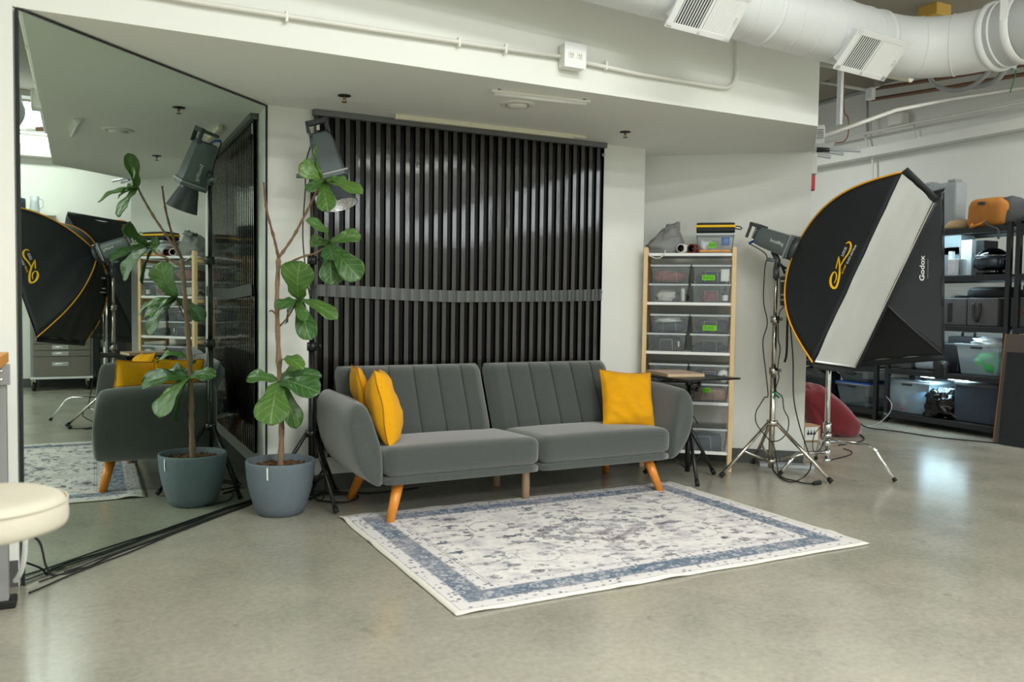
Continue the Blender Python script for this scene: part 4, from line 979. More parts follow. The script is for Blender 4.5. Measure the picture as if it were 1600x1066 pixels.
# softboxes
def rotm(a, b, c):
    return Matrix.Rotation(a, 3, 'Z') @ Matrix.Rotation(b, 3, 'Y') @ Matrix.Rotation(c, 3, 'X')
def softbox(name, label, q, pipecol, bulge, sheet):
    c = V(q[:3]); R = rotm(*q[3:6]); Wd, L, D = q[6:9]
    t = thing(name, label, 'softbox', c)
    def f(x, y, z): return c + R @ V((x, y * Wd / 2, z * L / 2))
    cor = {(-1, 1): 0, (1, 1): 0, (1, -1): 0, (-1, -1): 0}; A0 = .06
    def rib(y, z):
        def P(s):
            p0 = c + R @ V((-D, y * A0, z * A0)); p1 = f(0, y, z); d = V((0, y * Wd, z * L)).normalized()
            return p0.lerp(p1, s) + (R @ (V((-.55, d.y * .84, d.z * .84)))) * (bulge * math.sin(PI * s ** .85))
        return P
    names = [((-1, -1), (-1, 1), 'near_side_panel'), ((-1, 1), (1, 1), 'top_panel'), ((1, 1), (1, -1), 'far_side_panel'), ((1, -1), (-1, -1), 'bottom_panel')]
    surf = {}
    for (a, b, nm) in names:
        Pa, Pb = rib(*a), rib(*b)
        mid = (V((0, a[0] + b[0], a[1] + b[1]))).normalized()
        def P(s, tt, Pa=Pa, Pb=Pb, mid=mid): return Pa(s).lerp(Pb(s), tt) - (R @ mid) * (.045 * math.sin(PI * tt) * math.sin(PI * min(1, s * .98)) * 1) + (R @ mid) * (.004 * math.sin(s * 9 + tt * 21) * math.sin(PI * tt))
        surf[nm] = P
        rows = [[P(i / 22, j / 22) for j in range(23)] for i in range(23)]
        mb = MB(); mb.grid(rows); pn = mb.build(nm, M['cloth_black'], t, solid=.002)
        # lip beyond the ribs
        mb = MB(); e0, e1 = f(0, *a), f(0, *b)
        fl = .006 if nm == 'near_side_panel' else .020
        md = V((0, a[0] + b[0], a[1] + b[1])).normalized() * (.004 if nm == 'near_side_panel' else .036); g0 = c + R @ (V((fl, a[0] * Wd / 2, a[1] * L / 2)) + md); g1_ = c + R @ (V((fl, b[0] * Wd / 2, b[1] * L / 2)) + md)
        mb.grid([[e0.lerp(e1, k / 6) for k in range(7)], [g0.lerp(g1_, k / 6) for k in range(7)]]); mb.build('rim_flap', M['cloth_black'], pn, solid=.003)
    for y, z in ((-1, -1), (-1, 1), (1, 1), (1, -1)):
        P = rib(y, z); mb = MB(); d = R @ V((-.3, y * .6, z * .6)).normalized() * .004
        mb.tube([P(i / 20) + d for i in range(21)], .0055, 6); mb.build('rib_piping', pipecol, t)
    mb = MB(); rows = []
    for i in range(15):
        rows.append([c + R @ V((.006 + .012 * noise.noise(V((i * .35, j * .25 + i * .2, q[0]))) - .03 * math.sin(PI * i / 14) * math.sin(PI * j / 14) * .3, (-1 + i / 7) * Wd / 2 * .992, (-1 + j / 12) * L / 2 * .994)) for j in range(25)])
    mb.grid(rows); mb.build('front_diffuser', sheet, t)
    for (ya, za, yb, zb, wd_) in ((-.97, -.985, .97, -.985, .006), (.985, -.985, .985, .985, .0035)):
        mb = MB(); mb.bar(c + R @ V((.010, ya * Wd / 2, za * L / 2)), c + R @ V((.010, yb * Wd / 2, zb * L / 2)), wd_, 6); mb.build('diffuser_hem', M['whitebright' if ya < 0 else 'cream'], t)
    ap = c + R @ V((-D - .02, 0, 0)); mb = MB(); mb.lathe([(.06, -.02), (.08, -.018), (.09, .0), (.09, .02), (.07, .03)], ap, R @ V((1, 0, 0)), 32); mb.build('speed_ring', M['darkgrey'], t)
    return t, c, R, surf, ap
def pxof(p):
    v = CAM @ np.array([p.x, p.y, p.z - HC]); return 800 + FPX * v[0] / v[2], 533 + FPX * v[1] / v[2]
def onsurf(P, px, py, s=.8, tt=.5, lift=.004):
    for _ in range(12):
        x0, y0 = pxof(P(s, tt)); h = 1e-3; xs, ys = pxof(P(s + h, tt)); xt, yt = pxof(P(s, tt + h))
        J = np.array([[(xs - x0) / h, (xt - x0) / h], [(ys - y0) / h, (yt - y0) / h]]); d = np.linalg.solve(J, [px - x0, py - y0]); s += d[0]; tt += d[1]
        s = min(1, max(.05, s)); tt = min(1, max(0, tt))
    p = P(s, tt); n_ = (P(s + .01, tt) - p).cross(P(s, tt + .01) - p).normalized()
    if n_.dot(O - p) < 0: n_ = -n_
    return p + n_ * lift
def surf_text(mb, P, body, p0, p1, hpx, bold=False, spacing=1.0, s=.8, tt=.5):
    """lettering printed on the cloth panel along the line p0 -> p1, letter height hpx"""
    vs, fs = text_mb(body, 1.0, 0, bold, spacing); w_ = max(v.x for v in vs); p0, p1 = Vector(p0), Vector(p1); d = (p1 - p0); L = d.length; e = d / L; n_ = Vector((e.y, -e.x))
    pts = []
    for v in vs:
        q = p0 + e * (v.x / w_ * L) + n_ * (v.y * hpx / .7); pts.append(onsurf(P, q.x, q.y, s, tt))
    mb.add(pts, fs)
def surf_stroke(mb, P, pts, ws, s=.8, tt=.5):
    pp = smooth([V((a, b, w_)) for (a, b), w_ in zip(pts, ws)], 8); rows = []
    for i, p in enumerate(pp):
        a = pp[max(0, i - 1)]; b = pp[min(len(pp) - 1, i + 1)]; d = V((b.x - a.x, b.y - a.y, 0)).normalized(); n_ = V((-d.y, d.x, 0))
        rows.append([onsurf(P, p.x + n_.x * p.z / 2, p.y + n_.y * p.z / 2, s, tt), onsurf(P, p.x - n_.x * p.z / 2, p.y - n_.y * p.z / 2, s, tt)])
    mb.grid(rows, smooth=False)
SB1 = [4.22, 3.545, 1.287, -1.163, .372, -.099, .809, 1.153, .503]
t, c1, R1, sf, ap1 = softbox('softbox', 'big black rectangular softbox with orange piping and pale diffuser, tilted down, yellow lettering', SB1, M['orangepipe'], .095, M['diff'])
P = sf['near_side_panel']
def kx(x, y): return 1280 + x / 8.889, 370 + y / 8.889
mb = MB()
surf_stroke(mb, P, [kx(x, y) for x, y in ((212, 650), (238, 600), (246, 530), (222, 492), (190, 520), (165, 590), (168, 670), (205, 716), (248, 690), (284, 560), (292, 430), (285, 330), (277, 272))], [.8, 1.6, 2, 1.6, 2.4, 3.4, 3.8, 3.4, 3.2, 3.2, 2.6, 2, .6])
surf_stroke(mb, P, [kx(x, y) for x, y in ((277, 270), (262, 350), (238, 446))], [.5, 1.6, 1.8])
surf_stroke(mb, P, [kx(x, y) for x, y in ((292, 430), (345, 330), (420, 220), (448, 130), (425, 78), (376, 100))], [1.2, 2, 2.6, 3, 2.6, .8])
mb.build('swoosh_lettering', M['yelltext'], t)
mb = MB(); surf_text(mb, P, 'LOCK', kx(338, 278), kx(398, 148), 3.6, True); surf_text(mb, P, 'QUICK SOFTBOX', kx(400, 384), kx(528, 122), 2.7, True); mb.build('white_lettering', M['whitetext'], t)
mb = MB(); surf_text(mb, P, '32"X48"', kx(332, 522), kx(386, 396), 2.4, True); mb.build('size_lettering', M['yelltext'], t)
SB2 = [4.982, 4.036, 1.300, .033, .148, -.138, .748, 1.097, .405]
t, c2, R2, sf2, ap2 = softbox('softbox', 'plain black softbox facing away behind the big one, with white sideways lettering', SB2, M['black'], .05, M['diff'])
P = sf2['near_side_panel']
mb = MB(); surf_text(mb, P, 'Godox', kx(1455, 618), kx(1462, 262), 7.5, True, s=.8, tt=.6); mb.build('brand_lettering', M['whitetext'], t)
mb = MB(); surf_text(mb, P, 'GODOX PHOTO EQUIPMENT', kx(1512, 585), kx(1516, 312), 1.6, s=.8, tt=.6); mb.build('small_lettering', M['greysteel'], t)

# silver stand with the light for the big softbox
LS = (3.955, 4.095)
stand('light_stand', 'nickel silver tripod light stand carrying the big softbox', LS, .345, 1.335, [(3.580, 4.150), (4.120, 3.735), (4.134, 4.451)], 'steel', .0165)
t = thing('studio_light', 'grey monolight mounted behind the big softbox on the silver stand', 'studio light', (LS[0], LS[1], 1.33))
u1 = R1 @ V((1, 0, 0)); fc = ap1 - u1 * .02; body, B = light_head(t, fc, u1, V((0, 0, 1)), scale=1.1)
mb = MB(); top = V((LS[0], LS[1], 1.33)); mb.bar(top - V((0, 0, .04)), top + V((0, 0, .03)), .020, 12); mb.tube([top + V((0, 0, .02)), top + V((.01, 0, .08)), B(-.11, 0, -.06)], .019, 10); mb.build('tilt_bracket', M['darkgrey'], t)
b = AY(1198, 405, 4.14); a = top + V((0, 0, .075)); mb = MB(); mb.tube([a, a.lerp(b, .3), b], [.006, .012, .013], 10); mb.build('tilt_handle', M['lampgrey'], t)
mb = MB(); mb.tube(smooth([B(-.235, .0, -.03), B(-.26, .0, -.05), B(-.275, 0, -.065)], 4), .009, 8); tag(mb.build('blue_plug', M['bluelid']), 'small blue cable connector at the back of the softbox light', 'connector')
# power brick hung on the stand
t = thing('power_adapter', 'black power adapter brick with white print strapped to the silver stand', 'power adapter', (LS[0] + .06, LS[1] - .02, 1.0))
p0, p1 = AY(1226, 432, 4.06), AY(1226, 478, 4.06)
mb = MB(); mb.obox((p0 + p1) / 2, ER * .028, NR * .03, (p0 - p1) / 2); mb.build('brick', M['black'], t, bevel=.006)
mb = MB(); mb.tube(smooth([p0 + V((0, 0, .02)), p0 + V((-.03, 0, .07)), AY(1216, 412, 4.06), p0 + V((-.01, -.02, .05))], 5), .008, 8); mb.build('strap_loop', M['black'], t)
mb = MB()
for k, (px, py, tx) in enumerate(((1219, 441, 'INPUT'), (1219, 462, '240W'), (1219, 470, 'OUTPUT'))):
    p = AY(px, py, 4.06) - NR * .0315; text_on(mb, tx, .016, p, ER, V((0, 0, 1)), True)
mb.build('printed_label', M['whitetext'], t)
# cables on the silver stand
cable('power_cable', 'black cable curving down from the softbox light on the left of the silver stand', [B(-.275, 0, -.065), AY(1197, 398, 4.16), AY(1195, 420, 4.16), AY(1193, 470, 4.14), AY(1199, 505, 4.12), AY(1192, 535, 4.12), AY(1197, 585, 4.11), AY(1200, 618, 4.1), AY(1195, 621, 4.09), AY(1188, 632, 4.09), AY(1181, 645, 4.07), AY(1182, 662, 4.06), AY(1195, 680, 4.05), AY(1209, 697, 4.03), AY(1213, 720, 4.0), AY(1216, 741, 3.95)], .0035)
cable('power_cable', 'black cable winding down the right of the silver stand from the adapter', [p1, AY(1217, 492, 4.06), AY(1216, 530, 4.07), AY(1219, 545, 4.07), AY(1215, 575, 4.08), AY(1217, 590, 4.08), AY(1212, 610, 4.08), AY(1222, 620, 4.07), AY(1225, 640, 4.06), AY(1232, 655, 4.05), AY(1230, 675, 4.05), AY(1218, 688, 4.04), AY(1204, 690, 4.05)], .0035)
cable('power_cable', 'long black cable hanging from the softbox to the floor, ending in a plug', [AY(1234, 500, 3.95), AY(1239, 560, 3.95), AY(1240, 620, 3.95), AY(1249, 665, 3.93), AY(1262, 705, 3.90), AY(1267, 728, 3.86), G(1258, 744, .006), G(1240, 753, .006), G(1225, 750, .006), G(1213, 740, .006), G(1202, 724, .006), G(1190, 705, .03), AY(1188, 698, 4.1)], .004)
cable('power_cable', 'black cable end lying on the floor with a three prong plug', [G(1217, 742, .006), G(1227, 748, .006), G(1240, 751, .006), G(1255, 755, .006), G(1270, 756, .006)], .004)
t = thing('plug', 'black three prong plug lying on the floor beside the silver stand', 'plug', G(1276, 756, 0))
a, b = G(1270, 756, .012), G(1281, 754, .012); e = (b - a).normalized(); mb = MB(); mb.tube([a, a.lerp(b, .3), b], [.008, .014, .015], 10); mb.build('plug_body', M['rubber'], t)
mb = MB()
for s in (-1, 1): mb.obox(b + e * .01 + V((0, 0, 1)).cross(e) * s * .006, e * .01, V((0, 0, .003)), V((0, 0, 1)).cross(e) * .001)
mb.bar(b, b + e * .022 + V((0, 0, .006)), .0025, 6); mb.build('prongs', M['chrome'], t)
cable('velcro_tie', 'green velcro tie on the cables of the silver stand', [AY(1208, 612, 4.05), AY(1212, 617, 4.04), AY(1217, 621, 4.04)], .008, 'greencord', 'cable tie')
cable('power_cable', 'thin black cable hanging from the softbox strap beside the adapter', [AY(1231, 478, 4.0), AY(1230, 520, 4.0), AY(1229, 552, 4.0), AY(1226, 566, 4.0)], .007)

# C-stand
CS = V((4.40, 4.045, 0))
t = thing('c_stand', 'chrome stand with bent legs behind the big softbox', 'light stand', CS)
mb = MB(); mb.bar(CS + V((0, 0, .07)), CS + V((0, 0, 1.15)), .0175, 16); mb.build('column', M['chrome'], t)
mb = MB(); mb.bar(CS + V((0, 0, 1.13)), CS + V((0, 0, 1.36)), .013, 14); mb.build('upper_tube', M['chrome'], t)
for z0, z1, r in ((.27, .335, .026), (.11, .15, .028), (.175, .215, .028), (.235, .26, .03), (.07, .09, .03)):
    mb = MB(); mb.bar(CS + V((0, 0, z0)), CS + V((0, 0, z1)), r, 16); mb.build('leg_socket', M['chrome'], t)
for i, ((fx, fy), z) in enumerate((((4.53, 3.60), .215), ((4.015, 4.075), .135), ((4.66, 4.38), .175))):
    ft = V((fx, fy, .012)); d = V((fx - CS.x, fy - CS.y, 0)); e = d.normalized(); k = CS + d * .66 + V((0, 0, z))
    mb = MB(); mb.tube([CS + e * .02 + V((0, 0, z)), CS + d * .50 + V((0, 0, z))] + arc(CS + d * .54 + V((0, 0, z)), CS + d * .70 + V((0, 0, z)), CS + d * .76 + V((0, 0, z * .72)), 6) + [ft], .0115, 12); lg = mb.build('leg', M['chrome'], t)
    mb = MB(); mb.bar(ft + (CS + d * .76 + V((0, 0, z * .72)) - ft).normalized() * .02, V((fx, fy, .0115)), .0135, 10); mb.build('foot_cap', M['rubber'], lg)
mb = MB(); h = CS + V((0, 0, 1.30)); mb.tube([h, h + (ap2 - u1 * 0 - h) * .5, ap2 - (R2 @ V((1, 0, 0))) * .12], .012, 10); mb.build('grip_arm', M['chrome'], t)
t = thing('studio_light', 'dark light head hidden between the two softboxes', 'studio light', ap2)
light_head(t, ap2 - (R2 @ V((1, 0, 0))) * .01, R2 @ V((1, 0, 0)), V((0, 0, 1)), scale=.85)
cable('power_cable', 'black cable from the bent-leg stand curling behind its base', [AY(1282, 668, 4.1), AY(1272, 680, 4.1), AY(1270, 700, 4.08), AY(1275, 707, 4.05), AY(1283, 700, 4.02), AY(1286, 690, 4.02)], .003)
cable('floor_cable', 'dark cable on the floor right of the chrome stand', gp((1330, 670), (1345, 680), (1350, 687), (1335, 692), (1310, 696)), .005)
cable('floor_cable', 'dark cable on the floor behind the chrome stand base, looping back', gp((1296, 719), (1325, 712), (1331, 706), (1318, 701)), .004)
cable('floor_cable', 'long dark cable crossing the floor in front of the black shelving', gp((1340, 657), (1355, 668), (1400, 674), (1460, 683), (1520, 689), (1600, 696)), .006)
cable('floor_cable', 'pale cable arching from the floor to the clear tub on the bottom shelf', [G(1333, 666, .006), G(1365, 665, .006), AX(1388, 648, 6.7), AX(1393, 632, 6.75), AX(1385, 620, 6.8)], .004, 'greysteel')

# silver skimmer: flat clear tray on the floor
c = (G(1195, 729) + G(1262, 731)) / 2
mb = MB(); mb.obox(c + V((0, 0, .012)), ER * .18, NR * .05, V((0, 0, .012))); tag(mb.build('plastic_tray', M['clearrim'], bevel=.004), 'flat clear plastic tray with a pink label lying under the silver stand', 'tray')
#@@SHELF
def Q(e, n, z): return ER * e + NR * n + V((0, 0, z))
EL, ERR, NF, NBK = -.480, .131, 5.715, 6.02
t = thing('storage_shelf', 'pine ladder shelf with white boards holding clear bins against the angled wall', 'shelf', Q((EL + ERR) / 2, (NF + NBK) / 2, 0))
for e in (EL + .015, ERR - .015):
    for n in (NF + .012, NBK - .012):
        mb = MB(); mb.obox(Q(e, n, .75), ER * .0145, NR * .018, V((0, 0, .75))); mb.build('post', M['pine'], t, bevel=.003)
    for z in (.09, .42, .755, 1.09, 1.42):
        mb = MB(); mb.obox(Q(e, (NF + NBK) / 2, z), ER * .009, NR * ((NBK - NF) / 2 - .03), V((0, 0, .014))); mb.build('side_rail', M['pine'], t, bevel=.002)
SZ = [1.460, 1.130, .797, .462, .130]
for z in SZ:
    mb = MB(); mb.obox(Q((EL + ERR) / 2, (NF + NBK) / 2, z - .010), ER * ((ERR - EL) / 2 - .029), NR * ((NBK - NF) / 2), V((0, 0, .010))); mb.build('shelf_board', M['whitebright'], t, bevel=.002)
def bin_(label, e0, e1, z, h, n0=NF + .005, dep=.30, tape=None, lid=True, body='clear', group='clear plastic bins on the pine shelf'):
    c = Q((e0 + e1) / 2, n0 + dep / 2, z); t = thing('storage_bin', label, 'plastic bin', c, 0, group)
    hw, hd = (e1 - e0) / 2, dep / 2; mb = MB(); q = Q((e0 + e1) / 2, n0 + dep / 2, 0); rows = []
    for k, zz in ((.90, z + .001), (.905, z + .004), (.985, z + h - .018), (.985, z + h - .014)):
        r = .012; row = []
        for sx, sy in ((-1, -1), (1, -1), (1, 1), (-1, 1)):
            for a in range(4):
                an = math.atan2(sy, sx) - PI / 4 + a * PI / 6
                row.append(q + ER * (sx * (hw * k - r) + math.cos(an) * r) + NR * (sy * (hd * k - r) + math.sin(an) * r) + V((0, 0, zz)))
        rows.append(row)
    mb.grid(rows, cu=True); mb.add(rows[0], [tuple(range(16))[::-1]]); mb.build('bin_body', M[body], t)
    mb = MB()
    for zz, th in ((z + h - .010, .006),):
        for s in (-1, 1):
            mb.obox(q + NR * s * hd * .97 + V((0, 0, zz)), ER * hw, NR * .004, V((0, 0, th))); mb.obox(q + ER * s * hw * .98 + V((0, 0, zz)), ER * .004, NR * hd * .97, V((0, 0, th)))
    mb.build('bin_rim', M['clearrim'], t)
    if lid: mb = MB(); mb.obox(q + V((0, 0, z + h - .0025)), ER * hw * 1.0, NR * hd * 1.0, V((0, 0, .0018))); mb.build('bin_lid', M['clear'], t, bevel=.0015)
    mb = MB(); f = q - NR * (hd * .95 + .001); w2 = hw * .33
    P4 = [f - ER * w2 + V((0, 0, z + .004)), f - ER * w2 * .9 + V((0, 0, z + h * .62)), f + ER * w2 * .9 + V((0, 0, z + h * .62)), f + ER * w2 + V((0, 0, z + .004))]
    mb.tube(P4, .0018, 4); mb.build('molded_panel', M['clearrim'], t)
    if tape:
        dx, dz_, tw, th = tape; p = q - NR * (hd * .965 + .003) + ER * dx + V((0, 0, z + dz_)); mb = MB(); mb.obox(p, ER * tw, NR * .0006, V((0, 0, th))); tp = mb.build('tape_label', M['green'], t, label='bright green tape label')
        mb = MB(); k = 0
        xx = -tw * .75
        while xx < tw * .75:
            k += 1; hgt = th * (.62 if k % 3 else .4)
            mb.obox(p - NR * .001 + ER * xx, ER * .0012, NR * .0003, V((0, 0, hgt)));
            if k % 2: mb.obox(p - NR * .001 + ER * (xx + .003) + V((0, 0, hgt * (.8 if k % 4 == 1 else -.8))), ER * .003, NR * .0003, V((0, 0, .001)))
            xx += .0085
        mb.build('marker_writing', M['ink'], tp)
    return q
def lump(name, label, cat, e, n, z, re, rn, rz, mat, seed, amp=.3, p=.8, fr=1.8, group=None):
    mb = MB(); mb.blob((0, 0, 0), (re, rn, rz), seed, amp, fr, p, flat=rz * .8)
    c = Q(e, n, z + rz * .8); mb.v = [c + ER * x.x + NR * x.y + V((0, 0, x.z)) for x in mb.v]
    return tag(mb.build(name, M[mat]), label, cat, group)
LE, RE = (-.440, -.180), (-.160, .102); H = .128; NM = NF + .155
row_ = ['top', 'second', 'third', 'fourth', 'bottom']
bin_('clear bin with dusty red cloth, upper left on the second shelf', LE[0] + .008, LE[1] + .012, SZ[1] + H, H)
bin_('clear bin with a pale cloth bag, lower left on the second shelf', *LE, SZ[1], H)
bin_('clear bin with green taped label and small cards, upper right on the second shelf', RE[0] + .004, RE[1] - .004, SZ[1] + H, H, tape=(-.02, .038, .042, .018))
bin_('clear bin with a dark dropper bottle, lower right on the second shelf', *RE, SZ[1], H)
bin_('clear bin with white sheets over dark gear, upper left on the third shelf', LE[0] + .012, LE[1] + .012, SZ[2] + H, H)
bin_('clear bin of dark gear with a white tag, lower left on the third shelf', LE[0] - .008, LE[1] - .008, SZ[2], H)
bin_('clear bin with wide green label over black gear, upper right on the third shelf', *RE, SZ[2] + H, H, tape=(-.005, .035, .045, .018))
bin_('clear bin half full of black cloth, lower right on the third shelf', *RE, SZ[2], H)
bin_('clear bin of crossed black straps, upper left on the fourth shelf', LE[0] + .01, LE[1] + .01, SZ[3] + H, H)
bin_('clear bin seen behind the sofa arm, lower left on the fourth shelf', *LE, SZ[3], H)
bin_('clear bin with a white roll, upper right on the fourth shelf', *RE, SZ[3] + H, H)
bin_('clear bin of brown netting with small green label, lower right on the fourth shelf', *RE, SZ[3], H, tape=(-.015, .08, .025, .016))
bin_('lidded clear bin of dark cloth, alone at the right of the bottom shelf', RE[0] - .06, RE[1], SZ[4], H + .03)
bin_('taller clear box with blue item on top of the shelf under the zip case', -.135, .112, SZ[0], .135, dep=.22, tape=(-.018, .052, .024, .020))
lump('folded_cloth', 'dusty red folded cloth inside the upper left bin, second shelf', 'cloth', -.31, NM, SZ[1] + H + .006, .10, .12, .045, 'pinkfab', 1)
lump('cloth_bag', 'pale green grey cloth bag in the lower left bin, second shelf', 'cloth', -.33, NM, SZ[1] + .006, .07, .10, .042, 'whitefab', 2, .2)
lump('foam_piece', 'white curved foam piece standing at the right of the pale cloth bag', 'foam', -.215, NM - .07, SZ[1] + .006, .016, .05, .055, 'whitefab', 3, .2)
lump('cable_bundle', 'dark blue grey cable bundle in the lower left bin, second shelf', 'cables', -.29, NM + .03, SZ[1] + .006, .10, .09, .035, 'denim', 4)
lump('camera_gear', 'dark grey gear in the upper right bin, second shelf', 'gear', -.03, NM, SZ[1] + H + .006, .10, .12, .042, 'denim', 5, .2, .6)
mb = MB(); mb.obox(Q(.06, NF + .025, SZ[1] + H + .055), ER * .028, NR * .002, V((0, 0, .04))); tag(mb.build('paper_card', M['whitetext'], bevel=.001), 'white printed card inside the bin with the green tape, second shelf', 'card')
lump('pink_cloth', 'crumpled pink brown cloth in the lower right bin, second shelf', 'cloth', -.045, NM, SZ[1] + .006, .055, .09, .042, 'pinkfab', 6)
t = thing('dropper_bottle', 'small dark bottle with white label in the lower right bin, second shelf', 'bottle', Q(.062, NF + .045, SZ[1] + .006))
p = Q(.062, NF + .045, SZ[1] + .006); mb = MB(); mb.lathe([(0, 0), (.019, 0), (.02, .003), (.02, .055), (.008, .066), (.008, .07)], p, n=18); mb.build('bottle_body', M['coffee'], t)
mb = MB(); mb.lathe([(.0205, .008), (.0205, .045)], p, n=18); mb.build('bottle_label', M['whitetext'], t)
mb = MB(); mb.lathe([(.010, .068), (.010, .088), (.006, .09), (.005, .108), (0, .11)], p, n=14); mb.build('dropper_cap', M['black'], t)
lump('white_sheets', 'white folded sheets at the top of the upper left bin, third shelf', 'paper', -.31, NM, SZ[2] + H + .065, .10, .11, .022, 'whitefilm', 7)
lump('camera_gear', 'black and blue gear under the white sheets, third shelf', 'gear', -.30, NM, SZ[2] + H + .006, .10, .11, .034, 'denim', 8)
lump('dark_cloth', 'dark cloth filling the lower left bin, third shelf', 'cloth', -.32, NM, SZ[2] + .006, .11, .12, .048, 'blackfab', 9, .15, .6)
mb = MB(); mb.obox(Q(-.235, NF + .022, SZ[2] + .05), ER * .005, NR * .001, V((0, 0, .018))); tag(mb.build('paper_tag', M['whitetext'], bevel=.0005), 'small white tag in the lower left bin, third shelf', 'tag')
lump('black_case', 'round black case in the upper right bin, third shelf', 'case', -.07, NM, SZ[2] + H + .006, .055, .10, .048, 'blackfab', 10, .1, .8)
lump('black_pouch', 'black pouch beside the round case, upper right bin, third shelf', 'pouch', .045, NM, SZ[2] + H + .006, .045, .10, .045, 'blackfab', 11, .12, .5)
lump('black_cloth', 'black cloth heap in the lower right bin, third shelf', 'cloth', -.025, NM, SZ[2] + .006, .11, .11, .032, 'blackfab', 12)
lump('black_straps', 'black straps in the upper left bin, fourth shelf', 'straps', -.29, NM, SZ[3] + H + .006, .11, .11, .035, 'blackfab', 13, .5)
lump('blue_cloth', 'dark blue cloth in the lower left bin, fourth shelf', 'cloth', -.30, NM, SZ[3] + .006, .11, .11, .045, 'denim', 14)
lump('dark_gear', 'dark gear in the upper right bin, fourth shelf', 'gear', -.05, NM, SZ[3] + H + .006, .08, .11, .042, 'denim', 15)
p = Q(.065, NF + .06, SZ[3] + H + .048); mb = MB(); mb.lathe([(.012, -.03), (.040, -.03), (.041, 0), (.040, .03), (.012, .03)], p, -NR * 1 + ER * .1, 26); tag(mb.build('tape_roll', M['whitebright']), 'white roll in the upper right bin, fourth shelf', 'roll')
lump('brown_netting', 'brown netting filling the lower right bin, fourth shelf', 'netting', -.03, NM, SZ[3] + .006, .118, .12, .05, 'wicker', 16, .06, .45)
lump('dark_cloth', 'dark blue cloth in the single bin on the bottom shelf', 'cloth', -.05, NM, SZ[4] + .006, .12, .12, .055, 'denim', 17, .15, .6)
mb = MB(); mb.obox(Q(-.34, NM, SZ[4] + .10), ER * .10, NR * .11, V((0, 0, .10))); tag(mb.build('grey_pouch', M['smoky'], bevel=.03), 'smoky translucent bag at the left of the bottom shelf behind the sofa arm', 'bag')
mb = MB(); mb.bar(Q(-.16, NF + .10, SZ[4] + .27), Q(-.095, NF + .06, SZ[4] + .175), .004, 6); tag(mb.build('black_rod', M['black']), 'thin black rod leaning above the bottom shelf bin', 'rod')
lump('crumpled_wrap', 'crumpled pale wrap in the box on top of the shelf', 'wrap', -.07, NF + .11, SZ[0] + .02, .05, .07, .040, 'whitefilm', 18)
p = Q(.055, NF + .06, SZ[0] + .085); mb = MB(); mb.lathe([(0, -.03), (.026, -.03), (.028, 0), (.026, .022), (0, .022)], p, n=20); tag(mb.build('blue_jar', M['blueplast']), 'blue round item inside the box on top of the shelf', 'jar')
mb = MB(); mb.obox(Q(-.01, NF + .04, SZ[0] + .014), ER * .10, NR * .03, V((0, 0, .007))); tag(mb.build('orange_strip', M['woodtop'], bevel=.003), 'orange wooden strip at the bottom of the box on top of the shelf', 'strip')
t = thing('zip_case', 'black zip case with a yellow band and strap loop on the top box', 'case', Q(-.01, NF + .11, SZ[0] + .136))
z0 = SZ[0] + .136; c = Q(-.010, NF + .11, 0)
mb = MB(); mb.obox(c + V((0, 0, z0 + .020)), ER * .126, NR * .085, V((0, 0, .019))); mb.build('lower_shell', M['cloth_black'], t, bevel=.012, seg=3)
mb = MB(); mb.obox(c + V((0, 0, z0 + .044)), ER * .129, NR * .088, V((0, 0, .009))); mb.build('zip_band', M['yellow'], t, bevel=.006)
mb = MB(); mb.obox(c + V((0, 0, z0 + .059)), ER * .124, NR * .083, V((0, 0, .008))); mb.build('upper_shell', M['cloth_black'], t, bevel=.007, seg=3)
mb = MB(); h = c + ER * .126 + V((0, 0, z0 + .042)); mb.tube(smooth([h + V((0, 0, .008)), h + ER * .03 + V((0, 0, .005)), h + ER * .044 - V((0, 0, .006)), h + ER * .03 - V((0, 0, .014)), h - V((0, 0, .006))], 5), .004, 7); mb.build('strap_loop', M['black'], t)
mb = MB(); mb.obox(c + V((0, 0, z0 + .071)), ER * .10, NR * .06, V((0, 0, .003))); tag(mb.build('clear_sleeve', M['clearrim'], bevel=.002), 'thin clear sleeve with a pink corner lying on the black and yellow zip case', 'sleeve')
# grey drawstring bag
t = thing('drawstring_bag', 'crumpled grey drawstring bag on the top left of the pine shelf', 'bag', Q(-.34, NF + .16, SZ[0]))
mb = MB(); mb.blob((0, 0, 0), (.135, .11, .085), 21, .35, 1.5, .85, 34, 24, flat=.062); c = Q(-.335, NF + .15, SZ[0] + .064)
vv = []
for x in mb.v:
    k = max(0, x.z) / .085; x = V((x.x * (1 - .35 * k) + .012 * k, x.y, x.z * (1 + .25 * k))); vv.append(c + ER * x.x + NR * x.y + V((0, 0, x.z)))
mb.v = vv; bg = mb.build('bag_body', M['bag'], t)
mb = MB(); a = c + ER * -.01 + V((0, 0, .085)); b = c + ER * .085 + V((0, 0, .122)); rows = []
for i in range(7):
    p = a.lerp(b, i / 6) + V((0, 0, .012 * math.sin(PI * i / 6))); r = [.055, .05, .038, .030, .034, .044, .040][i]
    rows.append([p + (V((0, 0, 1)) * math.sin(2 * PI * k / 20) * .8 + NR * math.cos(2 * PI * k / 20)) * r * (1 + .25 * math.sin(k * 2.2 + i)) for k in range(20)])
mb.grid(rows, cu=True); mb.build('gathered_neck', M['bag'], t, solid=.002)
mb = MB(); mb.tube(smooth([Q(-.45, NF + .01, SZ[0] + .03), Q(-.445, NF - .012, SZ[0] - .01), Q(-.415, NF - .014, SZ[0] - .03), Q(-.38, NF - .014, SZ[0] - .036), Q(-.345, NF - .014, SZ[0] - .015), Q(-.335, NF + .005, SZ[0] + .02)], 6), .0035, 6); mb.build('drawstring', M['whitefab'], t)
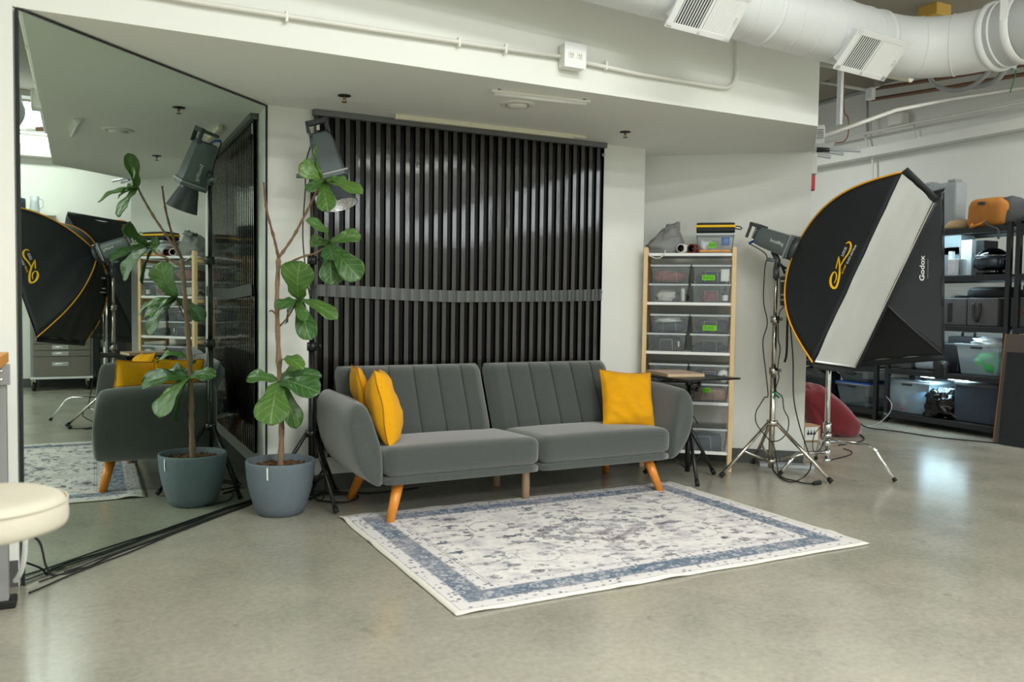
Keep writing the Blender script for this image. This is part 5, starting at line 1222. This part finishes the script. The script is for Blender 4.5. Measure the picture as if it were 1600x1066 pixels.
def tubeobj(label, e, z, r, L, mat, inner):
    t = thing('rolled_tube', label, 'tube', Q(e, NF + .03, SZ[0])); p = Q(e, NF + .01, SZ[0] + r + .001); ax = NR * .92 + ER * .39
    mb = MB(); mb.lathe([(r * .78, 0), (r, .0), (r, L), (0, L)], p, ax, 26); mb.build('tube_wall', M[mat], t)
    mb = MB(); mb.lathe([(r * .78, 0), (r * .76, .05), (0, .05)], p, ax, 26); mb.build('dark_opening', M[inner], t)
tubeobj('white tube with a dark open end on top of the shelf, beside the grey bag', -.235, 0, .031, .13, 'whitefab', 'black')
tubeobj('maroon and silver tube with open end on top of the shelf, beside the clear box', -.165, 0, .030, .12, 'maroon', 'gloss')

# small projector-style side table behind the sofa arm
TC = V((3.365, 4.215, 0)); t = thing('tray_table', 'black tripod stand with a flat black tray behind the right sofa arm', 'side table', TC)
ta = math.radians(4); TE = V((math.cos(ta), math.sin(ta), 0)); TN = V((-math.sin(ta), math.cos(ta), 0)); tc_ = TC + TE * .0 + TN * .04; TZ = .662
mb = MB(); mb.obox(tc_ + V((0, 0, TZ - .006)), TE * .215, TN * .27, V((0, 0, .006))); mb.build('tray', M['blackmetal'], t, bevel=.004)
mb = MB(); mb.obox(tc_ + V((0, 0, TZ - .020)), TE * .06, TN * .09, V((0, 0, .008))); mb.bar(TC + V((0, 0, TZ - .06)), TC + V((0, 0, TZ - .015)), .024, 14); mb.build('tray_mount', M['black'], t)
for dx, dz_ in ((.045, -.05), (-.05, -.035), (.03, -.085)): mb = MB(); p = TC + TE * dx - TN * .03 + V((0, 0, TZ + dz_)); mb.bar(TC + V((0, 0, TZ + dz_)), p, .004, 6); mb.lathe([(0, 0), (.014, 0), (.016, .008), (.014, .018), (0, .018)], p, V((.6, -.8, 0)), 12); mb.build('clamp_knob', M['black'], t)
mb = MB(); mb.bar(TC + V((0, 0, .30)), TC + V((0, 0, TZ - .03)), .0125, 14); mb.build('upper_pole', M['blackmetal'], t)
mb = MB(); mb.bar(TC + V((0, 0, .05)), TC + V((0, 0, .34)), .017, 14); mb.build('lower_pole', M['blackmetal'], t)
mb = MB(); mb.bar(TC + V((0, 0, .30)), TC + V((0, 0, .345)), .028, 14); mb.build('leg_hub', M['black'], t)
for fx, fy in ((3.262, 3.985), (3.600, 4.235), (3.190, 4.435)):
    e = V((fx - TC.x, fy - TC.y, 0)).normalized(); top = TC + e * .025 + V((0, 0, .315)); ft = V((fx, fy, .014)); mb = MB(); mb.bar(top, ft, .0115, 10); lg = mb.build('leg', M['blackmetal'], t)
    d = (ft - top).normalized(); mb = MB(); mb.bar(ft - d * .035, ft, .0145, 10); mb.build('foot_cap', M['rubber'], lg)
    mb = MB(); mb.bar(TC + V((0, 0, .065)), top.lerp(ft, .5), .006, 8); mb.build('brace', M['blackmetal'], t)
t = thing('magazine', 'thick magazine lying face up on the black tray table', 'book', tc_ + V((0, 0, TZ)))
mc = tc_ + TE * -.035 + TN * .06; ba = math.radians(-12); BE = V((math.cos(ba), math.sin(ba), 0)); BN = V((-math.sin(ba), math.cos(ba), 0))
mb = MB(); mb.obox(mc + V((0, 0, TZ + .0095)), BE * .125, BN * .165, V((0, 0, .0085))); mb.build('pages', M['paperedge'], t)
mb = MB(); mb.obox(mc + V((0, 0, TZ + .019)), BE * .127, BN * .167, V((0, 0, .0008))); mb.build('cover', M['paper'], t)
#@@RACKS
RX0, RX1 = 6.90, 7.46; RZ = [1.835, 1.415, .965, .530, .105]
def rack(label, y0, y1, casters):
    t = thing('storage_rack', label, 'rack', ((RX0 + RX1) / 2, (y0 + y1) / 2, 0))
    zb = .09 if casters else 0
    for x in (RX0 + .02, RX1 - .02):
        for y in (y0 + .02, y1 - .02):
            mb = MB(); mb.box(x - .02, x + .02, y - .02, y + .02, zb, 1.86); mb.build('post', M['blackmetal'], t, bevel=.003)
            if casters:
                mb = MB(); mb.lathe([(0, -.012), (.032, -.012), (.036, -.008), (.036, .008), (.032, .012), (0, .012)], (x - .01, y, .037), (.3, 1, 0), 20); w_ = mb.build('caster', M['rubber'], t)
                mb = MB(); mb.obox((x, y, .07), (.016, 0, 0), (0, .018, 0), (0, 0, .022)); mb.build('caster_fork', M['greysteel'], w_)
    for z in RZ:
        mb = MB(); mb.box(RX0 + .01, RX1 - .01, y0 + .01, y1 - .01, z - .018, z); sh = mb.build('shelf_board', M['blackmetal'], t)
        mb = MB(); mb.box(RX0, RX0 + .03, y0 + .04, y1 - .04, z - .052, z - .004); mb.build('front_beam', M['blackmetal'], sh, bevel=.002)
        mb = MB(); mb.box(RX1 - .03, RX1, y0 + .04, y1 - .04, z - .052, z - .004); mb.build('rear_beam', M['blackmetal'], sh, bevel=.002)
    for k, z in enumerate(RZ[:-1]):
        if not casters: continue
        ym = (y0 + y1) / 2; hl = (.19 if k == 3 else .22) * (y1 - y0)
        mb = MB(); z1 = z - (.052 if k == 3 else .019)
        mb.box(RX0 + .035, RX0 + (.165 if k == 3 else .050), ym - hl, ym + hl, z1 - .007, z1); mb.build('led_strip', M['ledhot' if k == 3 else 'ledbar'], t, label='cool white light strip under the shelf')
    return t
rack('black steel shelving rack on casters at the right, full of bags and bins', 4.44, 5.65, True)
rack('black steel shelving rack farther left, partly hidden behind the softboxes', 5.74, 6.98, False)
rack('narrow black steel rack cut by the right edge of the frame', 4.02, 4.40, False)
def rb(name, label, cat, px0, px1, py0, z, dep, mat, x0=6.96, bev=.01, parent=None, group=None):
    a, b = AX(px0, py0, x0), AX(px1, py0, x0); zt = (a.z + b.z) / 2
    mb = MB(); mb.box(x0, x0 + dep, min(a.y, b.y), max(a.y, b.y), z + .001, zt); o = mb.build(name, M[mat], parent, bevel=bev)
    if not parent: tag(o, label, cat, group)
    return o, (x0, x0 + dep, min(a.y, b.y), max(a.y, b.y), z, zt)
def xb(name, label, cat, cx, cy, cz, r, mat, seed, amp=.2, p=.7, fr=1.6, flat=.75, nu=26, nv=18, parent=None):
    mb = MB(); mb.blob((cx, cy, cz + r[2] * flat + .002), r, seed, amp, fr, p, nu, nv, flat=r[2] * flat); o = mb.build(name, M[mat], parent)
    if not parent: tag(o, label, cat)
    return o
# top of rack
t = thing('hard_case', 'grey hard case with latches standing on top of the black rack', 'case', (7.1, 5.2, RZ[0]))
a, b = AX(1441, 290, 7.0), AX(1495, 288, 7.0); mb = MB(); mb.box(7.0, 7.16, b.y, a.y, RZ[0], a.z); mb.build('case_shell', M['case'], t, bevel=.03, seg=3)
mb = MB(); mb.box(6.995, 7.165, (a.y * .75 + b.y * .25) - .012, (a.y * .75 + b.y * .25) + .004, RZ[0] + .002, a.z + .004); mb.build('case_rib', M['case'], t, bevel=.002)
for k in (.12, .78): y = a.y * (1 - k) + b.y * k; mb = MB(); mb.box(7.02, 7.12, y - .05, y + .03, a.z - .005, a.z + .025); mb.build('latch', M['greysteel'], t, bevel=.008)
xb('rolled_fabric', 'sand coloured rolled fabric with dark ties on top of the rack', 'fabric', 7.08, 5.04, RZ[0], (.10, .13, .052), 'sand', 31, .12, .7)
def pack(label, cx, cy, cz, r, seed):
    t = thing('camera_backpack', label, 'bag', (cx, cy, cz))
    xb('front_panel', '', '', cx, cy, cz, r, 'orangebag', seed, .07, .5, 1.3, parent=t)
    xb('dark_side', '', '', cx + .05, cy - r[1] * .62, cz + .0, (r[0] * 1.12, r[1] * .5, r[2] * 1.0), 'greybag', seed + 1, .10, .55, parent=t)
    xb('dark_base', '', '', cx - .004, cy + r[1] * .55, cz, (r[0] * .9, r[1] * .42, r[2] * .6), 'greybag', seed + 2, .08, .6, parent=t)
    mb = MB(); mb.box(cx - r[0] - .012, cx - r[0] * .9, cy - .01, cy + .055, cz + r[2] * 1.35, cz + r[2] * 1.5); mb.build('brand_patch', M['greybag'], t, bevel=.002)
    mb = MB(); mb.tube(smooth([V((cx - r[0] * .9, cy - .02, cz + .05)), V((6.90, cy - .03, cz + .03)), V((6.885, cy - .10, cz - .01)), V((6.89, cy - .16, cz - .04)), V((6.885, cy - .17, cz - .12))], 5), .009, 6); mb.build('dangling_strap', M['greybag'], t)
    mb = MB(); mb.tube(smooth([V((cx - r[0], cy + .10, cz + .03)), V((6.89, cy + .09, cz + .0)), V((6.885, cy + .03, cz + .012)), V((cx - r[0] - .01, cy - .02, cz + .04))], 5), .012, 6); mb.build('orange_strap', M['orangebag'], t)
pack('orange and charcoal camera backpack lying on top of the black rack', 7.06, 4.71, RZ[0], (.13, .19, .145), 41)
xb('shoulder_bag', 'second orange and grey bag on top of the narrow rack at the right edge', 'bag', 7.08, 4.27, RZ[0], (.13, .14, .11), 'orangebag', 44, .15, .7)
xb('black_strap_bag', 'dark grey bag lower half beside the second orange bag at the right edge', 'bag', 7.02, 4.30, RZ[0], (.12, .12, .05), 'greybag', 45, .2, .7)
# second shelf
rb('foil_pouch', 'silver and blue packaged item at the left of the second rack shelf', 'package', 1466, 1502, 368, RZ[1] + .19, .2, 'case', 7.1, .01)
rb('grey_box', 'grey cardboard box under the silver package on the second rack shelf', 'box', 1466, 1500, 386, RZ[1], .2, 'case', 7.1, .006)
rb('white_box', 'white carton standing on the second rack shelf beside the helmet', 'box', 1502, 1519, 375, RZ[1], .18, 'whitefilm', 7.08, .003)
rb('grey_carton', 'grey carton behind the black helmet on the second rack shelf', 'box', 1519, 1538, 376, RZ[1], .2, 'greybag', 7.14, .004)
rb('small_white_box', 'small white and silver box low at the left front of the second rack shelf', 'box', 1481, 1498, 405, RZ[1], .12, 'silver', 6.97, .003)
rb('white_packet', 'white upright packet behind the small silver box', 'box', 1482, 1488, 393, RZ[1], .04, 'whitefilm', 7.06, .002)
def helmet(label, cy, seed):
    t = thing('helmet', label, 'helmet', (7.10, cy, RZ[1]))
    mb = MB(); N = 30; rows = []
    for i in range(19):
        th = PI * i / 18 * .78; row = []
        for k in range(N):
            ph = 2 * PI * k / N; r = .135 * (1 - .06 * math.cos(2 * ph)); row.append(V((7.10 + r * math.sin(th) * math.cos(ph) * 1.02, cy + r * 1.05 * math.sin(th) * math.sin(ph), RZ[1] + .118 + .125 * math.cos(th) + (0 if th < 2 else 0))))
        rows.append(row)
    mb.grid(rows, cu=True); mb.build('helmet_shell', M['gloss'], t, solid=.004)
    mb = MB(); rows = []
    for z, k in ((.065, 1.04), (.10, 1.06), (.14, 1.045), (.165, 1.0)):
        rows.append([V((7.10 + .138 * k * math.cos(a), cy + .145 * k * math.sin(a), RZ[1] + z)) for a in [PI * .62 + PI * .76 * j / 16 for j in range(17)]])
    mb.grid(rows); mb.build('visor', M['coffee'], t, solid=.003)
    mb = MB(); mb.tube([V((7.10 + .148 * math.cos(a), cy + .155 * math.sin(a), RZ[1] + .17 - .05 * math.cos(a * 2) * 0)) for a in [PI * .62 + PI * .76 * j / 12 for j in range(13)]], .004, 6); mb.build('visor_trim', M['silver'], t)
    mb = MB(); mb.lathe([(.098, 0), (.125, .004), (.125, .04), (.11, .06)], (7.10, cy, RZ[1] + .001), n=28); mb.build('chin_guard', M['gloss'], t)
helmet('glossy black helmet with a silver lined visor on the second rack shelf', 4.73, 1)
helmet('dark helmet at the right edge on the narrow rack', 4.25, 2)
# third shelf
t, bx = rb('fabric_bin', 'grey felt storage bin at the left of the middle rack shelf', 'fabric bin', 1468, 1510, 466, RZ[2], .36, 'felt')
mb = MB(); mb.box(6.955, 6.96, 5.0, 5.04, RZ[2] + .03, RZ[2] + .2); mb.build('dark_strap', M['black'], t)
t, bx = rb('fabric_bin', 'grey felt storage bin with dark handle, right of the first on the middle rack shelf', 'fabric bin', 1512, 1560, 466, RZ[2], .36, 'felt')
mb = MB(); mb.tube(smooth([V((6.955, 4.79, RZ[2] + .2)), V((6.945, 4.78, RZ[2] + .1)), V((6.95, 4.75, RZ[2] + .04)), V((6.945, 4.72, RZ[2] + .12)), V((6.955, 4.73, RZ[2] + .2))], 5), .01, 6); mb.build('dark_handle', M['black'], t)
t, bx = rb('fabric_bin', 'grey felt bin with a red emblem on the narrow rack at the right edge', 'fabric bin', 1578, 1612, 466, RZ[2], .34, 'felt')
mb = MB(); mb.lathe([(0, .0), (.026, 0), (.026, .003), (0, .003)], (6.958, 4.325, RZ[2] + .13), (-1, 0, 0), 7); mb.build('red_emblem', M['redplastic'], t)
xb('black_bag', 'soft black bag lying across the felt bins on the middle rack shelf', 'bag', 7.12, 4.70, RZ[2] + .25, (.14, .22, .055), 'cloth_black', 51, .12, .6)
xb('coiled_strap', 'small black coiled strap on the left felt bin', 'strap', 7.08, 5.0, RZ[2] + .25, (.07, .08, .012), 'black', 52, .2, .8)
t = thing('black_case', 'black case with grip on the narrow rack shelf at the right edge', 'case', (7.1, 4.28, RZ[2] + .25)); mb = MB(); mb.box(6.98, 7.25, 4.14, 4.38, RZ[2] + .25, RZ[2] + .36); mb.build('case_shell', M['black'], t, bevel=.015)
mb = MB(); mb.tube([V((6.98, 4.34, RZ[2] + .33)), V((6.955, 4.34, RZ[2] + .33)), V((6.955, 4.22, RZ[2] + .33)), V((6.98, 4.22, RZ[2] + .33))], .009, 6); mb.build('grip', M['black'], t)
# fourth shelf
def tub(label, px0, px1, py0, z, dep, x0=6.96, mat='milky', lid=None):
    a, b = AX(px0, py0, x0), AX(px1, py0, x0); zt = (a.z + b.z) / 2; y0, y1 = min(a.y, b.y), max(a.y, b.y)
    t = thing('storage_tub', label, 'plastic tub', (x0 + dep / 2, (y0 + y1) / 2, z)); rows = []
    for k, zz in ((.035, z + .002), (.03, z + .01), (0, zt - .02), (-.012, zt - .015), (-.012, zt)):
        rows.append([V((x0 + k, y0 + k, zz)), V((x0 + dep - k, y0 + k, zz)), V((x0 + dep - k, y1 - k, zz)), V((x0 + k, y1 - k, zz))])
    mb = MB(); mb.grid(rows, smooth=False, cu=True); mb.add(rows[0], [(3, 2, 1, 0)]); mb.build('tub_body', M[mat], t)
    mb = MB(); mb.box(x0 - .016, x0 - .006, (y0 + y1) / 2 - .05, (y0 + y1) / 2 + .06, zt - .035, zt - .02); mb.build('tub_handle', M['black'], t, bevel=.003)
    mb = MB(); mb.tube([r for r in rows[-1]] + [rows[-1][0]], .006, 6); mb.build('tub_rim', M['clearrim'], t)
    if lid: mb = MB(); mb.box(x0 - .015, x0 + dep + .015, y0 - .015, y1 + .015, zt, zt + .02); mb.build('tub_lid', M[lid], t, bevel=.006)
    return y0, y1, zt
y0, y1, zt = tub('clear tub of green cloth on the fourth rack shelf', 1495, 1562, 539, RZ[3], .38)
xb('green_cloth', 'bright green cloth inside the tub on the fourth rack shelf', 'cloth', 7.12, y0 + .16, RZ[3] + .01, (.14, .14, .10), 'greencloth', 61, .25, .7)
xb('dark_cloth_bundle', 'dark bundle beside the green cloth inside the tub', 'cloth', 7.12, y1 - .11, RZ[3] + .01, (.13, .09, .085), 'denim', 62, .25, .7)
xb('white_plastic_bag', 'crumpled white plastic bag on top of the tub with green cloth', 'bag', 7.13, (y0 + y1) / 2 + .0, zt - .02, (.12, .15, .045), 'whitefilm', 63, .5, .9, 2.4)
t = thing('equipment_case', 'black equipment case with top handle left of the green tub', 'case', (7.15, 5.06, RZ[3])); mb = MB(); mb.box(7.02, 7.28, 4.96, 5.16, RZ[3] + .001, RZ[3] + .27); mb.build('case_shell', M['black'], t, bevel=.015)
mb = MB(); mb.tube([V((7.12, 4.88, RZ[3] + .335)), V((7.12, 4.88, RZ[3] + .38)), V((7.12, 5.0, RZ[3] + .38)), V((7.12, 5.0, RZ[3] + .335))], .012, 8); mb.box(7.06, 7.18, 4.86, 5.10, RZ[3] + .27, RZ[3] + .335); mb.build('carry_handle', M['black'], t)
xb('camera_strap_bag', 'small black camera hanging over the front of the fourth rack shelf', 'camera', 6.93, 5.06, RZ[3] - .06, (.05, .07, .10), 'black', 64, .3, .7)
rb('grey_drum', 'brushed grey container on the fourth rack shelf just under the black softbox', 'container', 1428, 1458, 556, RZ[3], .2, 'case', 7.05, .03)
rb('green_carton', 'dim grey green carton farther left on the fourth rack shelf', 'box', 1405, 1420, 560, RZ[3], .2, 'felt', 7.05, .004)
# bottom shelf
y0, y1, zt = tub('big clear lidded tub at the left of the bottom rack shelf', 1388, 1452, 597, RZ[4], .42, lid='milky')
xb('red_packets', 'red and white packets at the bottom of the big clear tub', 'packets', 7.06, y1 - .10, RZ[4] + .01, (.07, .10, .035), 'redplastic', 71, .4, .6)
t = thing('spray_bottle', 'white spray bottle inside the big clear tub', 'bottle', (7.04, y1 - .12, RZ[4] + .03)); mb = MB(); mb.lathe([(0, 0), (.035, 0), (.036, .12), (.014, .15), (.014, .17), (0, .17)], (7.04, y1 - .14, RZ[4] + .03), n=18); mb.build('bottle_body', M['whitefilm'], t)
mb = MB(); mb.obox((7.03, y1 - .14, RZ[4] + .215), (.03, 0, 0), (0, .012, 0), (0, 0, .014)); mb.build('spray_trigger', M['white'], t)
xb('blue_cloth', 'blue plastic wrapped goods inside the big clear tub', 'goods', 7.10, y0 + .16, RZ[4] + .01, (.12, .13, .11), 'paleblue', 72, .2, .7)
xb('plastic_bag', 'shiny black plastic bag slumped on the bottom rack shelf', 'bag', 7.04, 5.09, RZ[4], (.14, .17, .155), 'plasticbag', 73, .45, .85, 2.2, .7, 40, 30)
t, bx = rb('fabric_bin', 'dark blue grey lidded storage box at the right of the bottom rack shelf', 'fabric bin', 1492, 1560, 600, RZ[4], .40, 'denim')
mb = MB(); mb.box(6.95, 7.37, bx[2] - .005, bx[3] + .005, bx[5] - .03, bx[5] + .006); mb.build('box_lid', M['greybag'], t, bevel=.006)
# farther rack contents
y0, y1, zt = tub('smoky tub with a blue lid on the bottom of the farther rack', 1308, 1358, 600, RZ[4], .42, mat='smoky', lid='bluelid')
tub('smoky tub standing on the blue lid of the farther rack', 1310, 1356, 580, zt + .022, .36, mat='smoky')
xb('duffel_bag', 'black duffel bag on the farther rack beside the smoky tub', 'bag', 7.0, 6.62, RZ[4], (.2, .26, .20), 'cloth_black', 81, .2, .7)
xb('duffel_bag', 'black bag on the fourth shelf of the farther rack', 'bag', 7.1, 6.4, RZ[3], (.18, .45, .14), 'cloth_black', 82, .2, .7)
# boards leaning at the rack end
for lb, y0, y1, z1, xb_, xt, m_, m2 in (('large brown board with a raw wooden edge leaning against the rack end', 4.10, 4.425, .905, 6.76, 6.87, 'corkboard', 'boardedge'), ('black board leaning in front of the brown one at the right edge', 4.08, 4.315, .760, 6.66, 6.73, 'blackfab', 'black')):
    t = thing('leaning_board', lb, 'board', (xb_, (y0 + y1) / 2, 0)); up = V((xt - xb_, 0, z1)); nn = V((up.z, 0, -up.x)).normalized() * .009; c = V((xb_, (y0 + y1) / 2, 0)) + up / 2 + V((0, 0, .004))
    mb = MB(); mb.obox(c, nn, V((0, (y1 - y0) / 2, 0)), up / 2); mb.build('board_face', M[m_], t)
    mb = MB(); mb.obox(c + V((0, (y1 - y0) / 2 + .003, 0)), nn * 1.05, V((0, .004, 0)), up / 2); mb.build('board_edge', M[m2], t)
# maroon bean cushion, printed box on the floor
t = thing('floor_cushion', 'maroon velvet floor cushion slumped behind the chrome stand', 'cushion', (5.75, 5.2, 0))
for (p, q, r, sd) in (((1268, 618), (1322, 668), (.14, .17), 1), ((1262, 622), (1288, 676), (.10, .13), 2)):
    a = on(*p, (.45, .89, 0), 7.22 + sd * .0); b = on(*q, (.45, .89, 0), 7.22); ax = (b - a); L = ax.length; ax.normalize(); n_ = V((.45, .89, 0)); s_ = ax.cross(n_)
    mb = MB(); mb.blob((0, 0, 0), (L / 2 + .12, r[1], r[0]), 90 + sd, .16, 1.4, .8, 30, 20); c = (a + b) / 2
    mb.v = [c + ax * x.x + n_ * x.y + s_ * x.z for x in mb.v]; zmin = min(x.z for x in mb.v)
    mb.v = [V((x.x, x.y, max(x.z, .003))) for x in mb.v]; mb.build('cushion_lobe', M['red'], t)
c = G(1269, 690); t = thing('printed_carton', 'small white and brown carton with black printing on the floor behind the wall corner', 'box', c + V((.05, .05, 0)))
e = V((.97, -.24, 0)); n_ = V((.24, .97, 0)); bc = c + n_ * .08 + V((0, 0, .066)); mb = MB(); mb.obox(bc, e * .075, n_ * .08, V((0, 0, .065))); cb_ = mb.build('carton_body', M['card'], t, bevel=.003)
mb = MB(); mb.obox(bc - n_ * .081 - e * .008, e * .060, n_ * .001, V((0, 0, .055))); lb_ = mb.build('white_side', M['whitetext'], cb_)
mb = MB()
for k in range(3): mb.lathe([(0, 0), (.012, 0), (.012, .001), (0, .001)], bc - n_ * .083 + e * (-.04 + k * .028) + V((0, 0, .0)), -n_, 12); mb.obox(bc - n_ * .083 + e * (-.04 + k * .028) + V((0, 0, .018)), e * .004, n_ * .0005, V((0, 0, .01)))
mb.build('printed_icons', M['black'], cb_)
#@@LEFT
# drawer chest seen in the mirror
t = thing('tool_chest', 'grey ribbed steel drawer chest on black casters, seen in the mirror', 'tool chest', (7.6, 3.66, 0))
mb = MB(); mb.box(7.36, 7.80, 3.33, 3.99, .155, .97); mb.build('chest_body', M['greysteel'], t, bevel=.008)
mb = MB(); mb.box(7.335, 7.37, 3.325, 3.995, .14, .165); mb.build('bottom_rail', M['whitebright'], t)
for z0, z1 in ((.175, .40), (.41, .475), (.485, .55), (.56, .64), (.65, .75), (.76, .86), (.87, .95)):
    mb = MB(); mb.box(7.340, 7.362, 3.36, 3.96, z0, z1); n_ = int((z1 - z0) / .016)
    for k in range(n_): z = z0 + .008 + k * .016; mb.box(7.336, 7.341, 3.365, 3.955, z - .004, z + .004)
    dr = mb.build('drawer', M['drawer'], t); zc = (z0 + z1) / 2 + (.03 if z1 - z0 > .2 else 0)
    mb = MB(); mb.tube(smooth([V((7.336, 3.58, zc)), V((7.318, 3.59, zc)), V((7.312, 3.64, zc + .003)), V((7.318, 3.69, zc)), V((7.336, 3.70, zc))], 4), .006, 7); mb.obox((7.3345, 3.64, zc), (.001, 0, 0), (0, .085, 0), (0, 0, .022)); mb.build('drawer_pull', M['chrome'], dr)
for x in (7.42, 7.74):
    for y in (3.36, 3.93):
        mb = MB(); mb.lathe([(0, -.016), (.048, -.016), (.054, -.01), (.054, .01), (.048, .016), (0, .016)], (x - .03, y, .055), (.2, 1, 0), 22); w_ = mb.build('caster', M['rubber'], t)
        mb = MB(); mb.obox((x - .02, y, .10), (.018, 0, 0), (0, .022, 0), (0, 0, .036)); mb.build('caster_fork', M['steel'], w_)
        mb = MB(); mb.box(x - .08, x + .04, y - .045, y + .045, .135, .155); mb.build('corner_bumper', M['rubber'], t, bevel=.004)
mb = MB(); mb.box(7.58, 7.848, 3.0, 3.6, 2.09, 2.115); tag(mb.build('wall_shelf', M['white']), 'white wall shelf high above the tool chest, just hidden by the softbox in the mirror', 'shelf')
mb = MB(); mb.lathe([(0, 0), (.075, 0), (.075, .15), (.07, .165), (0, .165)], (7.68, 3.215, 2.116), n=26); tag(mb.build('canister', M['coffee']), 'dark canister at the left edge of the mirror reflection', 'canister')
t = thing('glass_jug', 'clear glass jug beside the dark canister in the mirror reflection', 'jug', (7.68, 3.40, 2.116)); mb = MB(); mb.lathe([(0, 0), (.05, 0), (.055, .05), (.045, .13), (.05, .20), (.047, .20), (.042, .13), (.05, .05), (0, .006)], (7.68, 3.38, 2.116), n=26); mb.build('jug_body', M['clearrim'], t)
mb = MB(); mb.tube(smooth([V((7.68, 3.425, 2.29)), V((7.68, 3.465, 2.27)), V((7.68, 3.465, 2.2)), V((7.68, 3.43, 2.17))], 5), .006, 7); mb.build('jug_handle', M['clearrim'], t)

# round stool in the foreground
sc_ = V((-.240, 2.170, 0)); t = thing('round_stool', 'cream upholstered round stool top entering the frame at the lower left', 'stool', sc_)
mb = MB(); mb.lathe([(0, .656), (.10, .658), (.15, .656), (.166, .650), (.176, .638), (.179, .622), (.180, .605), (.178, .590), (.172, .581), (.155, .577), (0, .577)], sc_, n=56)
mb.v = [x + V((0, 0, .003 * noise.noise(x * 9))) for x in mb.v]; st = mb.build('seat', M['cream'], t, sub=1)
mb = MB(); mb.tube([sc_ + V((.1765 * math.cos(a), .1765 * math.sin(a), .640)) for a in [2 * PI * k / 60 for k in range(61)]], .003, 6); mb.build('seat_welt', M['cream'], st)
mb = MB(); mb.bar(sc_ + V((0, 0, .03)), sc_ + V((0, 0, .580)), .025, 18); mb.build('pedestal', M['chrome'], t)
mb = MB(); mb.lathe([(0, 0), (.15, 0), (.152, .008), (.04, .03), (0, .03)], sc_, n=40); mb.build('base', M['chrome'], t)

# workbench at the left edge
t = thing('workbench', 'grey steel workbench with wooden top at the left edge, black feet', 'workbench', (-.8, 3.2, 0))
mb = MB(); mb.box(-1.5, -.283, 2.98, 3.46, .868, .905); mb.build('bench_top', M['woodtop'], t, bevel=.003)
for y in (3.395, 3.04):
    for x in (-.315, -1.46):
        if y < 3.2 and x > -1: x = -.52
        mb = MB(); mb.box(x - .035, x + .030, y - .02, y + .025, .03, .868); mb.build('bench_leg', M['greysteel'], t, bevel=.004)
mb = MB(); mb.box(-.36, -.272, 3.362, 3.374, .795, .868); br = mb.build('corner_bracket', M['greysteel'], t, bevel=.002)
for z in (.815, .845): mb = MB(); mb.lathe([(0, .008), (.006, .007), (.008, 0)], (-.300, 3.362, z), (0, -1, 0), 10); mb.build('bolt', M['chrome'], br)
for x, y in ((-.30, 3.43), (-.52, 3.06), (-1.46, 3.43), (-1.46, 3.06)): mb = MB(); mb.box(x - .10, x + .036, y - .055, y + .03, .0, .030); mb.build('foot_bar', M['rubber'], t, bevel=.006)
mb = MB(); mb.lathe([(0, -.015), (.036, -.015), (.042, -.008), (.042, .008), (.036, .015), (0, .015)], (-.318, 2.98, .043), (1, .3, 0), 22); mb.build('caster', M['rubber'], t)
cable('white_cable', 'thick white cable hanging behind the round stool at the left edge', [AY(42, 800, 3.2), AY(40, 835, 3.2), AY(38, 870, 3.25), AY(33, 893, 3.3), AY(24, 908, 3.36)], .009, 'whitebright')
